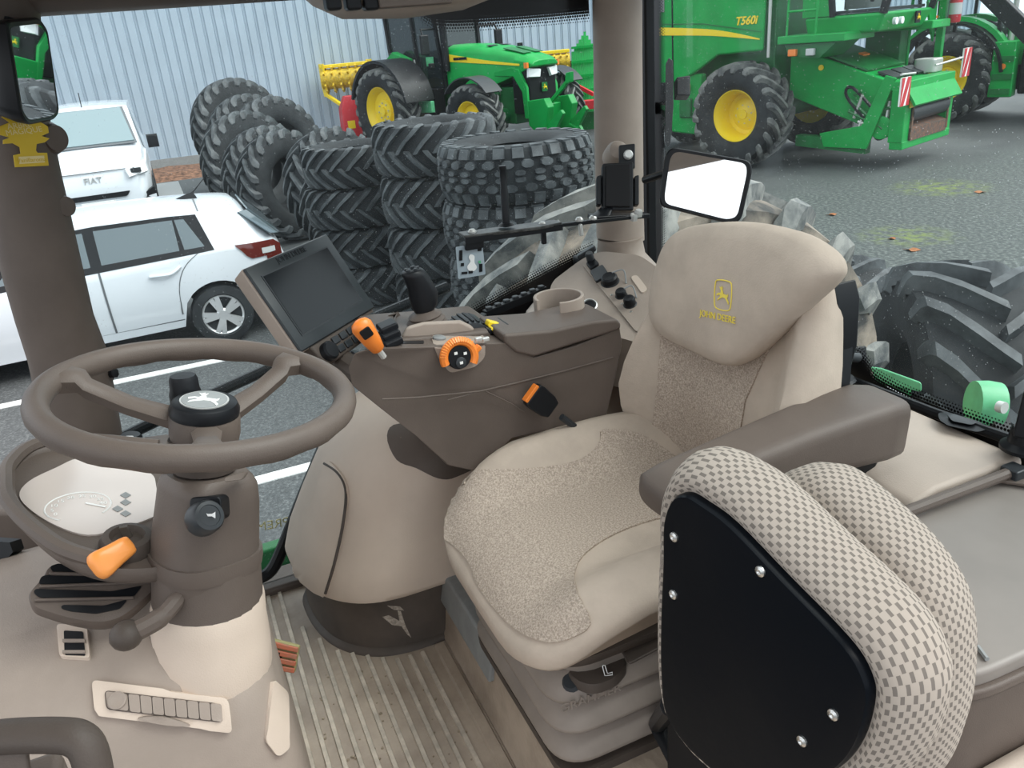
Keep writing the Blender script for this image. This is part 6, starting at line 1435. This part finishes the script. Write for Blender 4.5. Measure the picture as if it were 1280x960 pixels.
kq = [Xp(px, py, 1.69) for px, py in rp2([(570, 309), (603, 304), (607, 343), (573, 349)], 2)]
cd_ = mk('card', prism(kq, (.003, 0, 0)), 'sticker_grey', kc_)
mk('figure_print', prism([Xp(px, py, 1.6885) for px, py in cr2([(588, 318), (593, 320), (593, 328), (596, 334), (592, 339), (586, 338), (584, 333), (588, 327), (586, 322)], 3)], (-.0006, 0, 0)), 'white_print', cd_)
for a, b, c, d in ((574, 313, 578, 326), (597, 310, 602, 314), (576, 329, 580, 333), (577, 340, 584, 343), (586, 338.5, 591, 342), (599, 330, 603, 340)): mk('icon_print', prism([Xp(px, py, 1.6885) for px, py in ((a, b), (c, b-.5), (c, d-.5), (a, d))], (-.0006, 0, 0)), 'black', cd_)
mk('icon_print', prism([Xp(px, py, 1.6885) for px, py in ((598, 326), (601, 325.6), (601, 329), (598, 329))], (-.0006, 0, 0)), 'green_pale', cd_)
# phone cradle
ph = thing('phone_cradle', 'black phone cradle clamped on the accessory bar before the pillar', 'phone holder', Dp(773, 268, 1.84))
def dbox(px0, py0, px1, py1, d, t): return prism([Dp(px0, py0, d), Dp(px1, py0-2, d), Dp(px1, py1, d), Dp(px0, py1, d)], FWD*t)
mk('cradle', dbox(753, 204, 792, 263, 1.80, .03), 'black', ph, bevel=.004)
mk('back', dbox(757, 206, 788, 258, 1.792, .01), 'black_matte', ph, bevel=.002)
for a, b in ((746, 752), (793, 799)): mk('side_jaw', dbox(a, 220, b, 256, 1.80, .025), 'black', ph, bevel=.003)
mk('foot', loft([circ(Dp(752, 268, 1.80), (0, 0, 1), .022, 14), circ(Dp(760, 258, 1.81), (0, 0, 1), .014, 14)]), 'black', ph)
mk('mount_arm', dbox(774, 181, 794, 210, 1.83, .012), 'black', ph, bevel=.003)
mk('mount_bolt', lathe(Dp(785, 194, 1.83), -FWD, [(.011, 0), (.011, .006), (.008, .009), (.001, .009)], 14), 'silver', ph)
mk('pillar_boss', lathe(Dp(770, 193, 1.92), -FWD, [(.03, -.03), (.027, .02), (.02, .04), (.001, .05)], 18), 'beige', cp)
# ---- rear window hardware
rh = mk('hinge', loft([[Yp(px, py, y) for px, py in ((1036, 425), (1052, 420), (1060, 432), (1058, 462), (1040, 468))] for y in (-1.17, -1.21)]), 'black', rg, bevel=.008)
mk('knuckle', cyl(Yp(1046, 470, -1.15), Yp(1049, 448, -1.15), .016), 'black', rh, bevel=.004)
mk('foot_plate', loft([circ(Yp(1048, 474, -1.16), (0, 0, 1), .034, 16), circ(Yp(1048, 471, -1.16), (0, 0, 1), .030, 16)]), 'black', rh)
mk('side_pin', cyl(Yp(1060, 446, -1.17), Yp(1072, 447, -1.20), .010), 'grey_dark', rh)
mk('glass_block', dbox(1066, 434, 1084, 458, 1.80, .02), 'black', rh, bevel=.004)
rp_ = mk('latch_plate', loft([[Zp(px, py, z) for px, py in rp2([(1172, 516), (1185, 515), (1225, 527), (1236, 536), (1222, 540), (1185, 532), (1174, 525)], 4)] for z in (.596, .612)]), 'black', rg, bevel=.003)
mk('latch_insert', loft([[Zp(px, py, z) for px, py in rp2([(1184, 518), (1192, 517), (1222, 528), (1214, 531), (1190, 526)], 3)] for z in (.612, .616)]), 'grey_dark', rp_)
dk_ = mk('knob', lathe(Zp(1278, 561, .614), (0, 0, 1), [(.034, 0), (.034, .006), (.024, .014), (.022, .032), (.018, .040), (.001, .042)], 22), 'black', rg)
mk('knob_stem', bar(Zp(1280, 548, .65), Yp(1300, 470, -1.18), .03, .02), 'black', dk_, bevel=.004)
# own tractor fittings outside the windows
fp = mk('frame_plate', loft([[Yp(a, b, y) for a, b in ((1088, 458), (1102, 460), (1152, 478), (1152, 490), (1095, 478))] for y in (-1.6, -1.66)]), 'green_pale', ot, bevel=.006)
mk('plate_stay', bar(Yp(1120, 475, -1.64), Yp(1122, 640, -1.64), .05, .05), 'green_dark', ot)
lh = mk('link_head', lathe(Yp(1232, 505, -1.72), (.5, .8, .1), [(.01, -.03), (.055, -.03), (.058, 0), (.055, .03), (.01, .03)], 20), 'green_pale', ot)
mk('link_bar', bar(Yp(1236, 508, -1.72), Yp(1260, 640, -1.72), .05, .06), 'metal_dark', ot); mk('link_pin', cyl(Yp(1248, 508, -1.68), Yp(1256, 510, -1.68), .014), 'silver', lh)
mk('step_plate', prism([Zp(px, py, -.06) for px, py in ((322, 735), (338, 712), (372, 700), (380, 712), (340, 735))], (0, 0, -.05)), 'green_pale', ot, bevel=.006)
mk('step_post', box((2.12, -.15, -.6), (.05, .3, 1.2)), 'green_dark', ot, bevel=.01)
# ---- mirrors
M0 = Dp(42, 92, 1.42); win = (M0-CAM).normalized(); wout = V((.885, -.46, -.09)).normalized(); MN = (wout-win).normalized()
im = thing('side_mirror', 'tall black framed mirror by the front pillar reflecting green machines', 'mirror', M0)
def mpl(px, py): return Pp(px, py, M0, MN)
mo_ = rp2([(9, 31), (48, 27), (57, 40), (71, 138), (66, 146), (34, 152), (26, 140)], 6)
MP = [mpl(*q) for q in mo_]; mcn = sum(MP, V((0, 0, 0)))/len(MP)
mk('housing', loft([[mcn+(p-mcn)*s_-MN*h for p in MP] for s_, h in ((.75, .055), (.95, .04), (1.06, .015), (1.08, .0), (1.04, -.003), (1.0, -.002))]), 'black', im, smooth=45)
mk('mirror_glass', prism([mcn+(p-mcn)*.965+MN*.0012 for p in MP], MN*.001), 'mirror', im, smooth=0)
mk('mount', tube([M0-MN*.03+V((.03, 0, .05)), V((1.78, .17, 1.40))], .012, 8), 'black', im)
# exterior mirrors behind the pillar
e0 = Dp(883, 231, 1.84); ein = (e0-CAM).normalized(); eout = V((-.90, .34, .26)).normalized(); EN = (eout-ein).normalized()
em = thing('rear_view_mirror', 'rectangular black framed mirror reflecting the sky above the seat', 'mirror', e0)
EPP = [Pp(px, py, e0, EN) for px, py in rp2([(840, 184), (938, 201), (940, 214), (926, 276), (912, 280), (826, 258), (824, 248), (832, 192)], 9)]
ecn = sum(EPP, V((0, 0, 0)))/len(EPP)
mk('frame', loft([[ecn+(p-ecn)*s_-EN*h for p in EPP] for s_, h in ((.8, .04), (.97, .03), (1.0, .01), (1.0, -.004), (.97, -.007), (.875, -.006))]), 'black', em, smooth=45)
mk('mirror_glass', prism([ecn+(p-ecn)*.885+EN*.0065 for p in EPP], EN*.001), 'mirror', em, smooth=0)
mk('arm', tube([ecn-EN*.03, Dp(836, 215, 1.90), Dp(806, 225, 1.98)], .010, 10), 'black', em)
ew = thing('exterior_mirror', 'tall narrow exterior mirror seen edge-on outside the pillar', 'mirror', Dp(836, 180, 2.6))
mk('housing', loft([[Dp(px, py, d) for px, py in rp2([(832, 80), (836, 72), (841, 76), (842, 130), (838, 180), (834, 184), (831, 176)], 2)] for d in (2.55, 2.85)]), 'black', ew, bevel=.006)
mk('bracket', dbox(815, 104, 834, 128, 2.58, .03), 'grey_dark', ew, bevel=.004)
mk('bracket', dbox(846, 96, 863, 119, 2.62, .05), 'black', ew, bevel=.004)
for px, py in ((821, 111), (820, 128)): mk('bolt', lathe(Dp(px, py, 2.578), -FWD, [(.009, -.01), (.009, .006), (.001, .008)], 12), 'silver', ew)
mk('mount', bar(Dp(818, 116, 2.59), V((1.885, -1.215, Dp(818, 116, 2.59).z)), .03, .03), 'black', ew)
mk('lower_arm', tube([Dp(817, 138, 2.6), Dp(822, 168, 2.6), Dp(828, 230, 2.6)], .02, 10), 'black', ew)
# ---- air freshener
AN = V((-.9, -.42, .05)).normalized(); A0 = Xp(30, 170, 1.765)
app = lambda px, py: Pp(px, py, A0, AN)
af = thing('air_freshener', 'yellow tree-shaped cardboard air freshener hanging on the front pillar', 'air freshener', app(38, 208))
tree = [(6, 128), (14, 127), (18, 140), (30, 148), (46, 150), (60, 158), (61, 166), (52, 170), (62, 173), (56, 178), (46, 180), (45, 188), (47, 191), (59, 191), (61, 207), (19, 209), (17, 194), (26, 192), (25, 184), (16, 179), (4, 180), (4, 175), (12, 172), (-2, 168), (-1, 158), (12, 153), (2, 146), (8, 142), (3, 136)]
tc_ = mk('card', prism([app(*q) for q in tree], -AN*.0025), 'tree_yellow', af, smooth=0)
mk('name_label', prism([app(*q)+AN*.0004 for q in ((23, 196), (55, 194.5), (56, 203), (24, 205))], AN*.0006), 'tree_light', tc_, smooth=0)
txd, tyd = app(60, 160)-app(10, 163), app(30, 150)-app(30, 180)
lettering('card_lettering', 'ARBRE', 'tree_light', tc_, app(24, 157)+AN*.0006, app(60, 154)-app(10, 160), tyd, .014, .0003)
lettering('card_lettering', 'MAGIQUE', 'tree_light', tc_, app(30, 164)+AN*.0006, app(60, 160)-app(10, 166), tyd, .014, .0003)
lettering('card_lettering', 'Vanillaroma', 'tree_yellow', tc_, app(39.5, 200)+AN*.0012, app(55, 198)-app(24, 200), tyd, .0105, .0003)
mk('string', tube([app(10, 128), app(8, 118), V((1.76, .20, 1.30))], .0012, 5), 'white_print', af)
# crumbs of dried earth on the mat
cg_ = Geo()
for k in range(70):
    p = Zp(random.uniform(400, 590), random.uniform(840, 958), .0)
    if p.y < -.33: continue
    s_ = random.uniform(.0012, .0032); cg_.add(ball(p+V((0, 0, s_*.7)), s_, 6, 4, (1, 1.3, .8)))
cg_.obj('soil_crumbs', 'crumb', kind='stuff', label='crumbs of dry soil scattered on the ribbed floor mat', cat='soil')
